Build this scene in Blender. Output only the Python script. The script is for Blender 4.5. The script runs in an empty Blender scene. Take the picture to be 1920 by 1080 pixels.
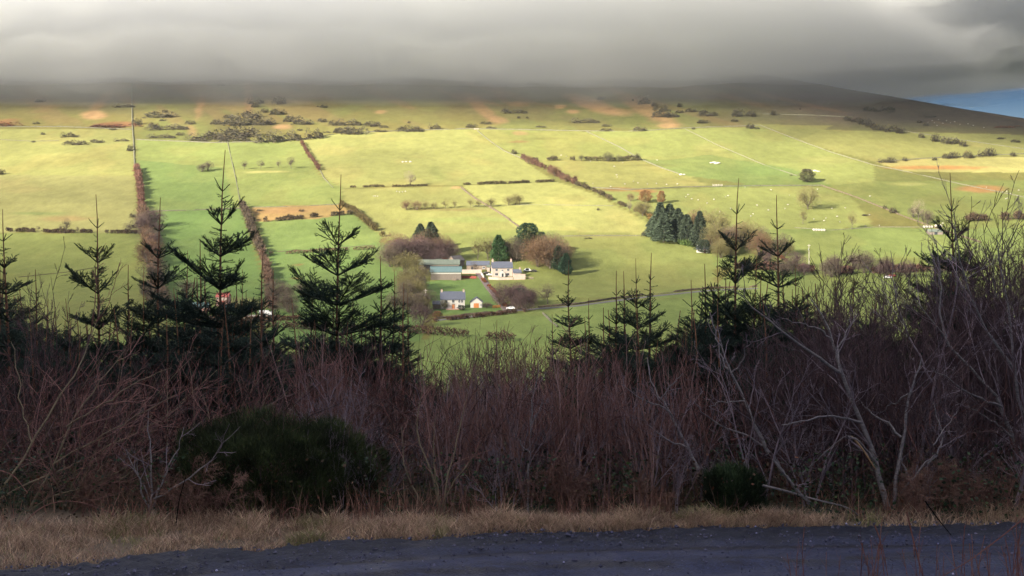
import bpy, math, random
import numpy as np
C = bpy.context.scene.collection
SC = bpy.context.scene
rng = np.random.default_rng(7)
F = 2667.0; HZ = 350.0; EYE = 3.2          # focal length in photo pixels, horizon row, eye height

# ------------------------------------------------------------------ camera, sky, sun, exposure
cd = bpy.data.cameras.new('camera'); cam = bpy.data.objects.new('camera', cd); C.objects.link(cam)
cam.location = (0, 0, EYE); cam.rotation_euler = (math.radians(90), 0, 0)
cd.sensor_width = 36; cd.lens = 50; cd.shift_y = -(540 - HZ) / 1920
cd.clip_start = 0.3; cd.clip_end = 30000
cd.dof.use_dof = True; cd.dof.focus_distance = 18; cd.dof.aperture_fstop = 10
SC.camera = cam
SUN = np.array([-0.72, -0.60, 0.40]); SUN /= np.linalg.norm(SUN)
SUN_EL = math.asin(SUN[2])
sl = bpy.data.lights.new('sun', 'SUN'); sl.energy = 5.0; sl.angle = math.radians(0.5); sl.color = (1.0, 0.91, 0.75)
so = bpy.data.objects.new('sun', sl); C.objects.link(so)
from mathutils import Vector
so.rotation_euler = Vector(SUN).to_track_quat('Z', 'Y').to_euler()
W = bpy.data.worlds.new('World'); SC.world = W; W.use_nodes = True
SC.view_settings.view_transform = 'Standard'; SC.view_settings.look = 'None'
SC.view_settings.exposure = 2.0; SC.view_settings.gamma = 1.0; SC.view_settings.use_curve_mapping = False
SC.render.engine = 'CYCLES'
SC.cycles.max_bounces = 5; SC.cycles.transparent_max_bounces = 16; SC.cycles.volume_bounces = 3

class NT:
    """small node helper"""
    def __init__(s, tree): s.t = tree; s.n = tree.nodes; s.l = tree.links
    def add(s, typ, ins=None, **kw):
        n = s.n.new(typ)
        for k, v in kw.items(): setattr(n, k, v)
        for k, v in (ins or {}).items():
            sock = n.inputs[k]
            if isinstance(v, bpy.types.NodeSocket): s.l.new(v, sock)
            else: sock.default_value = v
        return n
    def math(s, op, a, b=0.0, c=None, clamp=False):
        n = s.n.new('ShaderNodeMath'); n.operation = op; n.use_clamp = clamp
        for i, v in enumerate((a, b) if c is None else (a, b, c)):
            if isinstance(v, bpy.types.NodeSocket): s.l.new(v, n.inputs[i])
            else: n.inputs[i].default_value = v
        return n.outputs[0]
    def mix(s, f, a, b, mode='MIX'):
        n = s.n.new('ShaderNodeMix'); n.data_type = 'RGBA'; n.blend_type = mode
        for sock, v in ((n.inputs['Factor'], f), (n.inputs[6], a), (n.inputs[7], b)):
            if isinstance(v, bpy.types.NodeSocket): s.l.new(v, sock)
            elif sock.name == 'Factor': sock.default_value = v
            else: sock.default_value = (*v, 1) if len(v) == 3 else v
        return n.outputs[2]
    def noise(s, vec, scale, detail=3.0, rough=0.55, dist=0.0):
        ins = {'Scale': scale, 'Detail': detail, 'Roughness': rough, 'Distortion': dist}
        if vec is not None: ins['Vector'] = vec
        return s.add('ShaderNodeTexNoise', ins).outputs['Fac']
    def rng(s, v, a, b, c=0.0, d=1.0):
        n = s.n.new('ShaderNodeMapRange'); s.l.new(v, n.inputs[0])
        for i, x in enumerate((a, b, c, d)): n.inputs[i + 1].default_value = x
        return n.outputs[0]

def build_world():
    t = NT(W.node_tree); bg = W.node_tree.nodes['Background']
    sky = t.add('ShaderNodeTexSky', sky_type='NISHITA', sun_disc=False)
    sky.sun_elevation = SUN_EL; sky.sun_rotation = math.atan2(SUN[0], SUN[1]) % (2 * math.pi)
    sky.air_density = 1.3; sky.dust_density = 0.3; sky.ozone_density = 2.5; sky.altitude = 200
    co = t.add('ShaderNodeTexCoord').outputs['Generated']
    sp = t.add('ShaderNodeSeparateXYZ', {0: co})
    st = t.add('ShaderNodeMapping', {'Vector': co, 'Scale': (1.0, 1.0, 1.7)}).outputs[0]
    n1 = t.noise(st, 2.3, 6, 0.6, 0.4)
    n2 = t.noise(st, 9.0, 6, 0.62, 0.6)
    # clear blue strip low down, slate cloud over it, paler broken cloud higher up
    el = t.rng(sp.outputs[2], 0.055, 0.100)
    cov = t.math('ADD', t.math('MULTIPLY', t.math('SUBTRACT', n1, 0.5), 1.0), el, clamp=True)
    cov = t.math('MULTIPLY', cov, 0.95, clamp=True)
    tone = t.math('ADD', t.math('MULTIPLY', n2, 0.6), t.math('MULTIPLY', n1, 0.6))
    lowg = t.mix(t.rng(tone, 0.35, 0.85), (0.40, 0.48, 0.62), (0.66, 0.71, 0.80))
    highg = t.mix(t.rng(tone, 0.35, 0.85), (0.55, 0.68, 1.30), (1.25, 1.38, 2.25))
    grey = t.mix(t.rng(sp.outputs[2], 0.10, 0.40), lowg, highg)
    clear = t.mix(t.rng(sp.outputs[2], 0.10, 0.35), t.mix(t.rng(sp.outputs[2], 0.035, 0.06), (0.50, 0.95, 1.35), (0.12, 0.42, 0.86)), sky.outputs[0])
    col = t.mix(cov, clear, grey)
    t.l.new(col, bg.inputs['Color']); bg.inputs['Strength'].default_value = 0.088
build_world()

# ------------------------------------------------------------------ small maths
_tab = np.random.default_rng(99).random((256, 256))
def vnoise(x, y, seed=0):
    x = np.asarray(x, float) + seed * 17.31; y = np.asarray(y, float) + seed * 9.77
    xi = np.floor(x).astype(int); yi = np.floor(y).astype(int); fx = x - xi; fy = y - yi
    fx = fx * fx * (3 - 2 * fx); fy = fy * fy * (3 - 2 * fy)
    a = _tab[xi & 255, yi & 255]; b = _tab[(xi + 1) & 255, yi & 255]
    c = _tab[xi & 255, (yi + 1) & 255]; d = _tab[(xi + 1) & 255, (yi + 1) & 255]
    return (a * (1 - fx) + b * fx) * (1 - fy) + (c * (1 - fx) + d * fx) * fy
def fbm(x, y, o=4, seed=0):
    s = 0; a = 0.5; t = 0
    for i in range(o):
        s = s + a * vnoise(x, y, seed + i * 3); t += a; a *= 0.5; x = np.asarray(x) * 2.03; y = np.asarray(y) * 2.03
    return s / t
def sst(a, b, x):
    t = np.clip((np.asarray(x, float) - a) / (b - a), 0, 1); return t * t * (3 - 2 * t)

# ------------------------------------------------------------------ terrain
PY = np.array([-400, -60, 0, 4, 9.3, 10.5, 15.2, 17, 20, 26, 40, 60, 150, 300, 450, 520, 600, 700, 808, 900, 1000, 1100, 1200, 1300, 1400, 1600, 1800, 2000, 2200, 2600, 9000], float)
PZ = np.array([6, 1.8, 1.5, 1.15, 0.05, 0, 0, -.12, -.6, -2.2, -6, -11, -31, -55, -67, -66.5, -62, -57, -49.5, -36, -17, 2, 21, 41, 62, 105, 152, 195, 215, 205, 120], float)
def _pchip(x, y):
    h = np.diff(x); d = np.diff(y) / h; m = np.zeros_like(y)
    for i in range(1, len(x) - 1):
        if d[i - 1] * d[i] > 0:
            w1 = 2 * h[i] + h[i - 1]; w2 = h[i] + 2 * h[i - 1]; m[i] = (w1 + w2) / (w1 / d[i - 1] + w2 / d[i])
    m[0] = d[0]; m[-1] = d[-1]
    return m
_PM = _pchip(PY, PZ)
def prof(y):
    y = np.clip(y, PY[0], PY[-1]); i = np.clip(np.searchsorted(PY, y) - 1, 0, len(PY) - 2)
    h = PY[i + 1] - PY[i]; t = (y - PY[i]) / h
    return ((2 * t**3 - 3 * t**2 + 1) * PZ[i] + (t**3 - 2 * t**2 + t) * h * _PM[i] + (-2 * t**3 + 3 * t**2) * PZ[i + 1] + (t**3 - t**2) * h * _PM[i + 1])
def H(x, y):
    x = np.asarray(x, float); y = np.asarray(y, float)
    z = prof(y)
    far = sst(500, 900, y)
    und = (fbm(x / 160, y / 160, 3, 5) - .5) * 9 + (fbm(x / 45, y / 45, 2, 8) - .5) * 1.6
    z = z + und * far * (1 - sst(1900, 2600, y)) * (1 - .6 * sst(1180, 1400, y))
    cap = 106 - 0.325 * (x - 459) - 0.00012 * np.maximum(x - 459, 0) ** 2 + (fbm(x / 60, y / 60, 3, 11) - .5) * 3
    cap = np.maximum(cap, -65)
    k = 9.0
    zz = -k * np.logaddexp(-z / k, -cap / k)
    z = np.where(y > 1150, z + (zz - z) * sst(1150, 1350, y), z)
    nearn = (fbm(x / 1.3, y / 1.3, 3, 21) - .5) * .10 * sst(14.2, 15.5, y) * (1 - sst(60, 90, y))
    mid = (fbm(x / 22, y / 22, 3, 31) - .5) * 2.0 * sst(30, 70, y) * (1 - sst(480, 560, y))
    return z + nearn + mid
_t = np.arange(560, 2600, 3.0)
def pix(px, py, near=False):
    """the terrain point seen at a photo pixel"""
    kx = (px - 960) / F; kz = (HZ - py) / F
    t = np.arange(9, 60, .02) if near else _t
    g = H(kx * t, t) - (EYE + kz * t)
    i = np.argmax(g > 0)
    if g[i] <= 0: i = len(t) - 2
    if i == 0: i = 1
    a, b = t[i - 1], t[i]; ga, gb = g[i - 1], g[i]
    d = a + (b - a) * (-ga) / (gb - ga) if gb != ga else a
    x = kx * d
    return float(x), float(d), float(H(x, d))
def topix(x, y, z):
    y = np.maximum(y, 1.0)
    return 960 + F * x / y, HZ + F * (EYE - z) / y

# ------------------------------------------------------------------ mesh and object helpers
def mesh(name, V, faces, mat, parent=None, smooth=False, col=None):
    """V (n,3); faces: list of int arrays (m,3) or (m,4)"""
    V = np.asarray(V, np.float32); me = bpy.data.meshes.new(name)
    faces = [np.asarray(f, np.int32) for f in faces if len(f)]
    me.vertices.add(len(V)); me.vertices.foreach_set('co', V.ravel())
    nl = sum(f.size for f in faces); nf = sum(len(f) for f in faces)
    me.loops.add(nl); me.loops.foreach_set('vertex_index', np.concatenate([f.ravel() for f in faces]))
    me.polygons.add(nf)
    tot = np.concatenate([np.full(len(f), f.shape[1], np.int32) for f in faces])
    st = np.concatenate([[0], np.cumsum(tot)[:-1]]).astype(np.int32)
    me.polygons.foreach_set('loop_start', st)
    me.polygons.foreach_set('use_smooth', np.full(nf, bool(smooth)))
    me.update(calc_edges=True)
    if col is not None:
        a = me.color_attributes.new('Col', 'FLOAT_COLOR', 'POINT')
        c4 = np.ones((len(V), 4), np.float32); c4[:, :3] = col; a.data.foreach_set('color', c4.ravel())
    me.materials.append(mat)
    o = bpy.data.objects.new(name, me); C.objects.link(o)
    if parent is not None: o.parent = parent
    return o
def tag(o, label=None, cat=None, group=None, kind=None):
    if label: o['label'] = label
    if cat: o['category'] = cat
    if group: o['group'] = group
    if kind: o['kind'] = kind
    return o
def empty(name, loc=(0, 0, 0), rz=0.0):
    o = bpy.data.objects.new(name, None); C.objects.link(o); o.location = loc; o.rotation_euler = (0, 0, rz); o.empty_display_size = .2
    return o
def copy_tree(o, parent=None):
    c = o.copy(); C.objects.link(c)
    if parent is not None: c.parent = parent
    for ch in list(o.children): copy_tree(ch, c)
    return c
def grid_faces(nx, ny, off=0):
    i = np.arange(nx - 1)[None, :] + nx * np.arange(ny - 1)[:, None]
    return np.stack([i, i + 1, i + nx + 1, i + nx], -1).reshape(-1, 4) + off
def tubes(P, R, sides=4):
    """P (N,k,3) R (N,k) -> V, faces"""
    P = np.asarray(P, float); R = np.asarray(R, float); N, k, _ = P.shape
    D = np.empty_like(P); D[:, 1:-1] = P[:, 2:] - P[:, :-2]; D[:, 0] = P[:, 1] - P[:, 0]; D[:, -1] = P[:, -1] - P[:, -2]
    D /= np.linalg.norm(D, axis=2, keepdims=True) + 1e-9
    m = D.mean(1); ref = np.where((np.abs(m[:, :1]) < .7), np.array([[1., 0, 0]]), np.array([[0, 1., 0]]))
    U = np.cross(D, ref[:, None, :]); U /= np.linalg.norm(U, axis=2, keepdims=True) + 1e-9; Vv = np.cross(D, U)
    a = np.arange(sides) * 2 * np.pi / sides
    ring = U[:, :, None, :] * np.cos(a)[None, None, :, None] + Vv[:, :, None, :] * np.sin(a)[None, None, :, None]
    V = (P[:, :, None, :] + ring * R[:, :, None, None]).reshape(-1, 3)
    j = np.arange(sides); jn = (j + 1) % sides
    base = (np.arange(N)[:, None, None] * k + np.arange(k - 1)[None, :, None]) * sides
    f = np.stack([base + j, base + jn, base + sides + jn, base + sides + j], -1).reshape(-1, 4)
    return V, f
def join(parts):
    V = []; Fq = []; n = 0
    for v, fs in parts:
        V.append(v)
        for f in (fs if isinstance(fs, list) else [fs]): Fq.append(np.asarray(f) + n)
        n += len(v)
    return np.concatenate(V), Fq
def box(x0, x1, y0, y1, z0, z1):
    V = np.array([(x0, y0, z0), (x1, y0, z0), (x1, y1, z0), (x0, y1, z0), (x0, y0, z1), (x1, y0, z1), (x1, y1, z1), (x0, y1, z1)], float)
    return V, np.array([(0, 3, 2, 1), (4, 5, 6, 7), (0, 1, 5, 4), (1, 2, 6, 5), (2, 3, 7, 6), (3, 0, 4, 7)])

# ------------------------------------------------------------------ materials
MATS = {}
def mat(name, c1, c2=None, scale=8.0, rough=0.85, detail=4, coord='Object', objvar=0.0, bump=0.0, attr=False, spec=0.3, trans=0.0, metal=0.0, stretch=None):
    if name in MATS: return MATS[name]
    m = bpy.data.materials.new(name); m.use_nodes = True; MATS[name] = m
    t = NT(m.node_tree); b = m.node_tree.nodes['Principled BSDF']
    co = t.add('ShaderNodeTexCoord').outputs[coord]
    if stretch: co = t.add('ShaderNodeMapping', {'Vector': co, 'Scale': stretch}).outputs[0]
    n = t.noise(co, scale, detail, 0.6)
    c = t.mix(t.rng(n, 0.3, 0.7), c1, c2 or c1)
    if attr: c = t.mix(1.0, c, t.add('ShaderNodeVertexColor', layer_name='Col').outputs[0], 'MULTIPLY')
    if objvar:
        r = t.add('ShaderNodeObjectInfo').outputs['Random']
        hs = t.add('ShaderNodeHueSaturation', {'Color': c, 'Value': t.rng(r, 0, 1, 1 - objvar, 1 + objvar), 'Hue': t.rng(r, 0, 1, .5 - objvar * .04, .5 + objvar * .04)})
        c = hs.outputs[0]
    t.l.new(c, b.inputs['Base Color'])
    b.inputs['Roughness'].default_value = rough; b.inputs['Specular IOR Level'].default_value = spec; b.inputs['Metallic'].default_value = metal
    if bump:
        bn = t.add('ShaderNodeBump', {'Strength': bump, 'Height': t.noise(co, scale * 4, 4, .65)}); t.l.new(bn.outputs[0], b.inputs['Normal'])
    if trans:
        out = m.node_tree.nodes['Material Output']
        tr = t.add('ShaderNodeBsdfTranslucent', {'Color': c})
        mx = t.add('ShaderNodeMixShader', {0: trans, 1: b.outputs[0], 2: tr.outputs[0]}); t.l.new(mx.outputs[0], out.inputs['Surface'])
    return m
def volmat(name, dens, col=(1, 1, 1), aniso=0.0):
    m = bpy.data.materials.new(name); m.use_nodes = True; nt = m.node_tree
    nt.nodes.remove(nt.nodes['Principled BSDF'])
    v = nt.nodes.new('ShaderNodeVolumePrincipled'); v.inputs['Density'].default_value = dens; v.inputs['Color'].default_value = (*col, 1); v.inputs['Anisotropy'].default_value = aniso
    nt.links.new(v.outputs[0], nt.nodes['Material Output'].inputs['Volume'])
    return m
# ------------------------------------------------------------------ ground: one sheet to the horizon, field colours as a vertex attribute
def inpoly(px, py, poly):
    r = np.zeros(px.shape, bool); n = len(poly)
    for i in range(n):
        x1, y1 = poly[i]; x2, y2 = poly[(i + 1) % n]
        c = ((y1 > py) != (y2 > py))
        with np.errstate(divide='ignore', invalid='ignore'):
            xi = (x2 - x1) * (py - y1) / (y2 - y1 + 1e-12) + x1
        r ^= c & (px < xi)
    return r
GY = np.array((.205, .206, .068)); GG = np.array((.102, .155, .046)); GM = np.array((.165, .186, .056)); GP = np.array((.27, .25, .088))
OL = np.array((.132, .124, .038)); BR = np.array((.19, .095, .045)); TN = np.array((.30, .185, .09)); DK = np.array((.055, .05, .035)); HEA = np.array((.070, .050, .046))
FIELDS = [  # polygon in photo pixels, colour
    ([(-900, 239), (245, 243), (253, 320), (262, 436), (-900, 433)], GY * .98),
    ([(-900, 320), (253, 330), (262, 436), (-900, 433)], GY * .62 + GM * .12 + np.array((.045, .035, .02))),
    ([(-900, 435), (262, 438), (275, 480), (300, 640), (-900, 640)], GM * .9),
    ([(255, 262), (420, 267), (565, 265), (600, 330), (640, 352), (640, 384), (455, 390), (270, 397)], GM * .85 + GG * .15),
    ([(255, 300), (420, 315), (440, 395), (270, 397)], GG * .7 + GM * .3),
    ([(270, 398), (455, 391), (505, 560), (460, 640), (300, 600)], GG * .95),
    ([(470, 388), (640, 383), (660, 398), (600, 410), (480, 415)], np.array((.22, .155, .06))),
    ([(480, 415), (600, 410), (660, 398), (720, 445), (690, 470), (500, 480)], GG * .72 + GM * .3),
    ([(490, 472), (720, 455), (800, 500), (790, 640), (505, 640)], GG * 1.0),
    ([(560, 262), (640, 250), (870, 242), (980, 300), (1040, 340), (860, 347), (640, 352), (605, 330)], GY * .86 + GM * .12),
    ([(870, 242), (1095, 247), (1200, 300), (985, 300)], GM * .62 + OL * .5),
    ([(985, 300), (1200, 300), (1290, 330), (1330, 350), (1100, 355), (1060, 335)], GY * .55 + OL * .62),
    ([(1095, 247), (1400, 238), (1430, 240), (1640, 310), (1640, 340), (1540, 350), (1280, 330), (1200, 300)], GM * .75 + GY * .25),
    ([(1200, 300), (1280, 328), (1400, 345), (1330, 352), (1560, 349), (1490, 318), (1330, 290), (1250, 300)], GG * .45 + GM * .5),
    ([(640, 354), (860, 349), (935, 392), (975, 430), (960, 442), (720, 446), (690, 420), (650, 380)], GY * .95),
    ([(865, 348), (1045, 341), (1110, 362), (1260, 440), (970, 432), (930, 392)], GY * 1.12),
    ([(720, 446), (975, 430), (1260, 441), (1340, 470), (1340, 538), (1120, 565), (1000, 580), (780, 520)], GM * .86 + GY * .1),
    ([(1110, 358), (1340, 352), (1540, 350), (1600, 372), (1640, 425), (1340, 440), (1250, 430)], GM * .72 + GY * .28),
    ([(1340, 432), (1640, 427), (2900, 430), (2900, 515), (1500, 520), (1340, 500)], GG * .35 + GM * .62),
    ([(1540, 350), (1640, 340), (2900, 330), (2900, 430), (1750, 426), (1600, 370)], GM * .85),
    ([(1430, 238), (1600, 245), (2900, 275), (2900, 292), (1780, 293), (1640, 303), (1500, 265)], GY * .7 + OL * .3),
    ([(1640, 304), (1780, 295), (2900, 292), (2900, 330), (1700, 322)], GP * .95),
    ([(1380, 500), (1600, 500), (2900, 520), (2900, 640), (1330, 640), (1330, 545)], GM * .7 + GG * .3),
    ([(790, 527), (900, 523), (945, 560), (950, 585), (800, 590)], GG * 1.05),
    ([(820, 600), (1040, 578), (1320, 543), (1400, 545), (1400, 720), (780, 720)], GM * .52 + GG * .55),
    ([(1395, 232), (1560, 236), (1500, 262)], GY * .8),
]
BLOBS = [  # cx, cy, rx, ry, colour, strength, slant (dx per dy)
    (175, 216, 26, 9, TN, .9, 0), (220, 233, 46, 5, BR, .9, 0), (15, 228, 17, 6, BR * 1.1, .9, 0), (190, 190, 14, 24, TN * .6, .6, -.9),
    (375, 200, 8, 26, TN * .75, .7, -.2), (360, 245, 10, 12, TN * .8, .6, .3), (345, 160, 40, 14, BR * .7, .5, 0), (465, 180, 9, 40, TN * .6, .8, .05),
    (465, 235, 75, 24, np.array((.085, .075, .03)), .75, 0), (530, 238, 18, 5, TN * .9, .8, 0), (715, 210, 12, 3, TN, .7, 0),
    (905, 205, 16, 30, TN * .75, .75, .95), (935, 225, 18, 8, TN, .6, .9), (975, 195, 20, 6, TN * .75, .6, .4), (940, 180, 10, 22, TN * .6, .5, .9),
    (1110, 195, 32, 22, TN * .95, .85, 1.9), (1050, 200, 12, 4, TN, .8, 0), (1075, 210, 14, 4, TN, .8, 0), (1160, 210, 30, 8, TN * .9, .6, 1.5), (1215, 205, 30, 32, TN * .85, .75, 1.6), (1255, 236, 22, 5, TN, .7, 0),
    (1760, 314, 100, 4, np.array((.34, .17, .06)), .85, 0), (1840, 354, 50, 7, np.array((.30, .14, .06)), .7, 0), (1550, 300, 60, 8, GP, .3, 0), (1700, 345, 40, 4, GP, .4, 0),
    (975, 250, 14, 4, TN, .6, 0), (970, 266, 22, 2, BR, .6, 0), (1020, 260, 30, 3, OL, .7, 0), (755, 303, 18, 5, GP * 1.05, .6, 0), (820, 325, 12, 16, GM * .8, .5, .6), (900, 272, 30, 8, OL, .35, 0), (730, 258, 90, 4, GP * .9, .3, 0),
    (525, 395, 60, 6, np.array((.26, .15, .07)), .5, 0), (640, 318, 4, 10, GP, .5, .5), (500, 322, 45, 2.5, GP * 1.1, .8, 0), (125, 410, 55, 5, np.array((.24, .16, .07)), .6, 0), (75, 400, 60, 3, GG, .5, 0),
    (1220, 310, 60, 3, OL, .4, 0), (1160, 355, 35, 4, BR, .7, 0), (1210, 358, 25, 4, np.array((.25, .12, .05)), .8, 0), (855, 352, 12, 2.5, TN, .8, 0), (840, 393, 70, 2.5, np.array((.16, .12, .05)), .7, 0),
    (1130, 443, 90, 2.5, np.array((.17, .14, .06)), .5, 0), (880, 412, 100, 5, GG + GM * .4, .35, 0), (780, 420, 50, 8, GY * 1.1, .3, 0), (1340, 275, 40, 8, GP, .35, 0), (1440, 320, 60, 10, GG, .35, 0),
    (260, 420, 20, 30, DK * 1.4, .4, 0), (1080, 370, 20, 8, OL, .3, 1), (730, 480, 60, 14, OL * .6, .35, 0), (560, 497, 8, 2, BR, .8, 0), (555, 522, 7, 2, BR, .8, 0), (455, 570, 60, 12, np.array((.17, .15, .06)), .7, 0),
    (430, 597, 110, 5, np.array((.22, .16, .11)), .8, 0), (860, 590, 60, 3, GG, .5, 0), (1180, 560, 140, 3, OL, .5, -14), (830, 390, 60, 3, OL, .4, 0), (1290, 345, 60, 3, GP, .4, 0),
    (1420, 480, 40, 10, OL, .5, 0), (1690, 490, 60, 8, OL, .4, 0), (1480, 510, 40, 18, GG, .6, 0),
]
def ground_colour(x, y, z):
    px, py = topix(x, y, z)
    n = x.shape[0]; jx = (fbm(x / 14, y / 14, 3, 41) - .5) * 12; jy = (fbm(x / 14, y / 14, 3, 43) - .5) * 5
    # open fell above the top walls: olive, then dull brown heath higher up
    h = sst(240, 150, py + (fbm(x / 120, y / 160, 4, 47) - .5) * 60)
    col = OL[None] * (1 - h[:, None]) + (HEA * .75 + OL * .25)[None] * h[:, None]
    gr = sst(.5, .62, fbm(x / 70, y / 110, 4, 51)) * (1 - h); col = col * (1 - gr[:, None] * .6) + (GM * .75)[None] * gr[:, None] * .6
    rr = sst(1200, 1600, px) * sst(262, 215, py - np.maximum(px - 1500, 0) * .03); col = col * (1 - .8 * rr[:, None]) + HEA[None] * .8 * rr[:, None]
    st = sst(.56, .64, fbm(x / 26 + y / 60, y / 210, 3, 55)) * sst(245, 225, py); col = col * (1 - .35 * st[:, None]) + (TN * .6)[None] * .35 * st[:, None]
    low = py > 638; col[low] = GM * .5 + GG * .5
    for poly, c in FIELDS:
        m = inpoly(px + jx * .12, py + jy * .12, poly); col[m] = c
    v = fbm(x / 60, y / 90, 4, 61); w = fbm(x / 9, y / 14, 3, 63)
    col = col * (0.72 + .40 * v + .22 * w)[:, None]
    y2 = sst(.52, .72, fbm(x / 34, y / 60, 3, 67))[:, None] * .30
    col = col * (1 - y2) + col * np.array((1.28, 1.04, 1.1))[None] * y2
    for cx, cy, rx, ry, c, s, sl_ in BLOBS:
        dx = px - cx - (py - cy) * sl_ + jx * .7; dy = py - cy + jy * .7
        r = np.sqrt((dx / rx) ** 2 + (dy / ry) ** 2); m = (s * sst(1.25, .55, r))[:, None]
        col = col * (1 - m) + np.asarray(c)[None] * m * (.8 + .4 * w)[:, None]
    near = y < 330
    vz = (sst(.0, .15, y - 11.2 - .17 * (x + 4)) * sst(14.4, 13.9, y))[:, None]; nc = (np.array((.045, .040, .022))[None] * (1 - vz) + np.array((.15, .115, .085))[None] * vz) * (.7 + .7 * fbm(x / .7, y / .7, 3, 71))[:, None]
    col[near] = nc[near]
    return np.clip(col, .005, .8)
def uniq(*a): return np.unique(np.round(np.concatenate(a), 3))
gx = uniq(np.arange(-480, 741, 3.0), np.arange(-1200, -480, 15.0), np.arange(755, 1500, 15.0), np.linspace(-6000, -1200, 25), np.linspace(1500, 6000, 25), np.arange(-12, 12.1, .4), np.arange(-40, 40, 2.0))
gy = uniq(np.arange(-400, -20, 40.0), np.arange(-20, 9, 1.0), np.arange(9, 26, .35), np.arange(26, 60, 1.5), np.arange(60, 500, 12.0), np.arange(500, 1900, 4.0), np.arange(1900, 2600, 25.0), np.linspace(2600, 9000, 24))
X, Y = np.meshgrid(gx, gy); xf = X.ravel(); yf = Y.ravel(); zf = H(xf, yf)
def road_edge(x): return np.interp(x, [-9, -4.25, -3.04, -1.53, 0, 1.59, 2.44, 4.84, 9], [11.3, 11.82, 12.28, 12.74, 13.09, 13.25, 13.32, 13.46, 13.6])
zf2 = zf - .12 * sst(.15, -.1, yf - road_edge(xf)) * sst(8.6, 9.4, yf)
gm = bpy.data.materials.new('ground_grass'); gm.use_nodes = True
def ground_mat():
    t = NT(gm.node_tree); b = gm.node_tree.nodes['Principled BSDF']
    co = t.add('ShaderNodeTexCoord').outputs['Object']
    c = t.add('ShaderNodeVertexColor', layer_name='Col').outputs[0]
    m = t.add('ShaderNodeMapping', {'Vector': co, 'Scale': (1, .45, 1)}).outputs[0]
    n1 = t.noise(m, .16, 6, .68); n2 = t.noise(m, 1.1, 4, .7)
    k = t.math('ADD', t.rng(n1, .25, .75, .80, 1.17), t.rng(n2, .2, .8, -.14, .14))
    c = t.mix(1.0, c, t.add('ShaderNodeCombineColor', {0: k, 1: k, 2: k}).outputs[0], 'MULTIPLY')
    t.l.new(c, b.inputs['Base Color']); b.inputs['Roughness'].default_value = .95; b.inputs['Specular IOR Level'].default_value = .05
    bp = t.add('ShaderNodeBump', {'Strength': .35, 'Distance': 1.0, 'Height': t.noise(m, .5, 5, .7)}); t.l.new(bp.outputs[0], b.inputs['Normal'])
ground_mat()
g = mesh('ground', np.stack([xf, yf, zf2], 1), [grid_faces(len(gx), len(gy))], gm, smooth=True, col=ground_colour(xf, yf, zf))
tag(g, 'grassy hillside divided into green fields, falling to the roadside bank', kind='structure')

# ------------------------------------------------------------------ clouds: a low bank on the hill, and unseen broken cloud overhead, shaped to place sun and shade below
def closed_slab(X, Y, ZB, ZT, keep, name, m):
    """closed mesh between two height grids, only where keep is true on cell corners"""
    ny, nx = X.shape; nV = nx * ny
    bot = np.stack([X, Y, ZB], -1).reshape(-1, 3); top = np.stack([X, Y, ZT], -1).reshape(-1, 3)
    q = grid_faces(nx, ny); kf = keep.ravel()[q].any(1); q = q[kf]
    edges = {}
    e = np.concatenate([q[:, [0, 1]], q[:, [1, 2]], q[:, [2, 3]], q[:, [3, 0]]])
    key = np.sort(e, 1); _, inv, cnt = np.unique(key, axis=0, return_inverse=True, return_counts=True)
    be = e[cnt[inv.ravel()] == 1]
    side = np.stack([be[:, 0], be[:, 1], be[:, 1] + nV, be[:, 0] + nV], 1)
    fs = np.concatenate([q[:, ::-1], q + nV, side]); V = np.concatenate([bot, top])
    used = np.unique(fs); mp = np.full(len(V), -1); mp[used] = np.arange(len(used))
    return mesh(name, V[used], [mp[fs]], m)
def sunshare(px, py, y):
    """how much sun gets through to the ground seen at a photo pixel"""
    s = np.maximum(px - 1150, 0) * .085 - sst(700, 0, px) * 4
    wob = (fbm(px / 170, py / 60, 3, 81) - .5) * 34
    T = sst(152, 262, py - s + wob)
    T = .012 + .988 * T
    low = 1 - .54 * sst(425, 540, py + wob) - .20 * sst(540, 640, py)
    leftdim = 1 - .34 * sst(620, 200, px) * sst(320, 400, py)
    dap = .80 + .34 * sst(.35, .6, fbm(px / 260, py / 55, 3, 85))
    mid = 1 + .12 * np.exp(-((px - 1050) / 330) ** 2 - ((py - 385) / 55) ** 2)
    T = np.clip(T * low * leftdim * dap * mid, .008, .995)
    nearT = .006
    return T + (nearT - T) * sst(560, 430, y)
DZ = 430.0; SIG = .05
dx = np.arange(-2100, 700, 22.0); dy = np.arange(-1300, 1900, 20.0); DX, DY = np.meshgrid(dx, dy)
zz = np.zeros_like(DX)
for _ in range(12):
    k = (DZ - zz) / SUN[2]; ex = DX - SUN[0] * k; ey = DY - SUN[1] * k; zz = .5 * zz + .5 * np.clip(H(ex, ey), -70, 230)
ppx, ppy = topix(ex, ey, zz)
T = np.where(ey > 30, sunshare(ppx, ppy, ey), .006)
T = np.where(ey > 1750, np.minimum(T, .02), T); T = np.maximum(T, .42 * sst(1550, 1610, ey) * sst(1100, 700, ex))  # overhead cloud thinned here so the sun brightens the low bank
tk = -np.log(T) * SUN[2] / SIG  # cloud thickness worked back from the sunlight wanted on the ground
edge = sst(0, 200, DX - dx[0]) * sst(0, 200, dx[-1] - DX) * sst(0, 200, DY - dy[0]) * sst(0, 200, dy[-1] - DY)
tk = tk * edge
closed_slab(DX, DY, DZ - tk * .4, DZ + .02 + tk * .6, tk > .12, 'shade_cloud', volmat('shade_cloud_vapour', SIG))  # added above the view, only for the shade it casts
tag(bpy.data.objects['shade_cloud'], 'unseen broken cloud overhead, shaped to shade the wood and the fell', kind='stuff')
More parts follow.
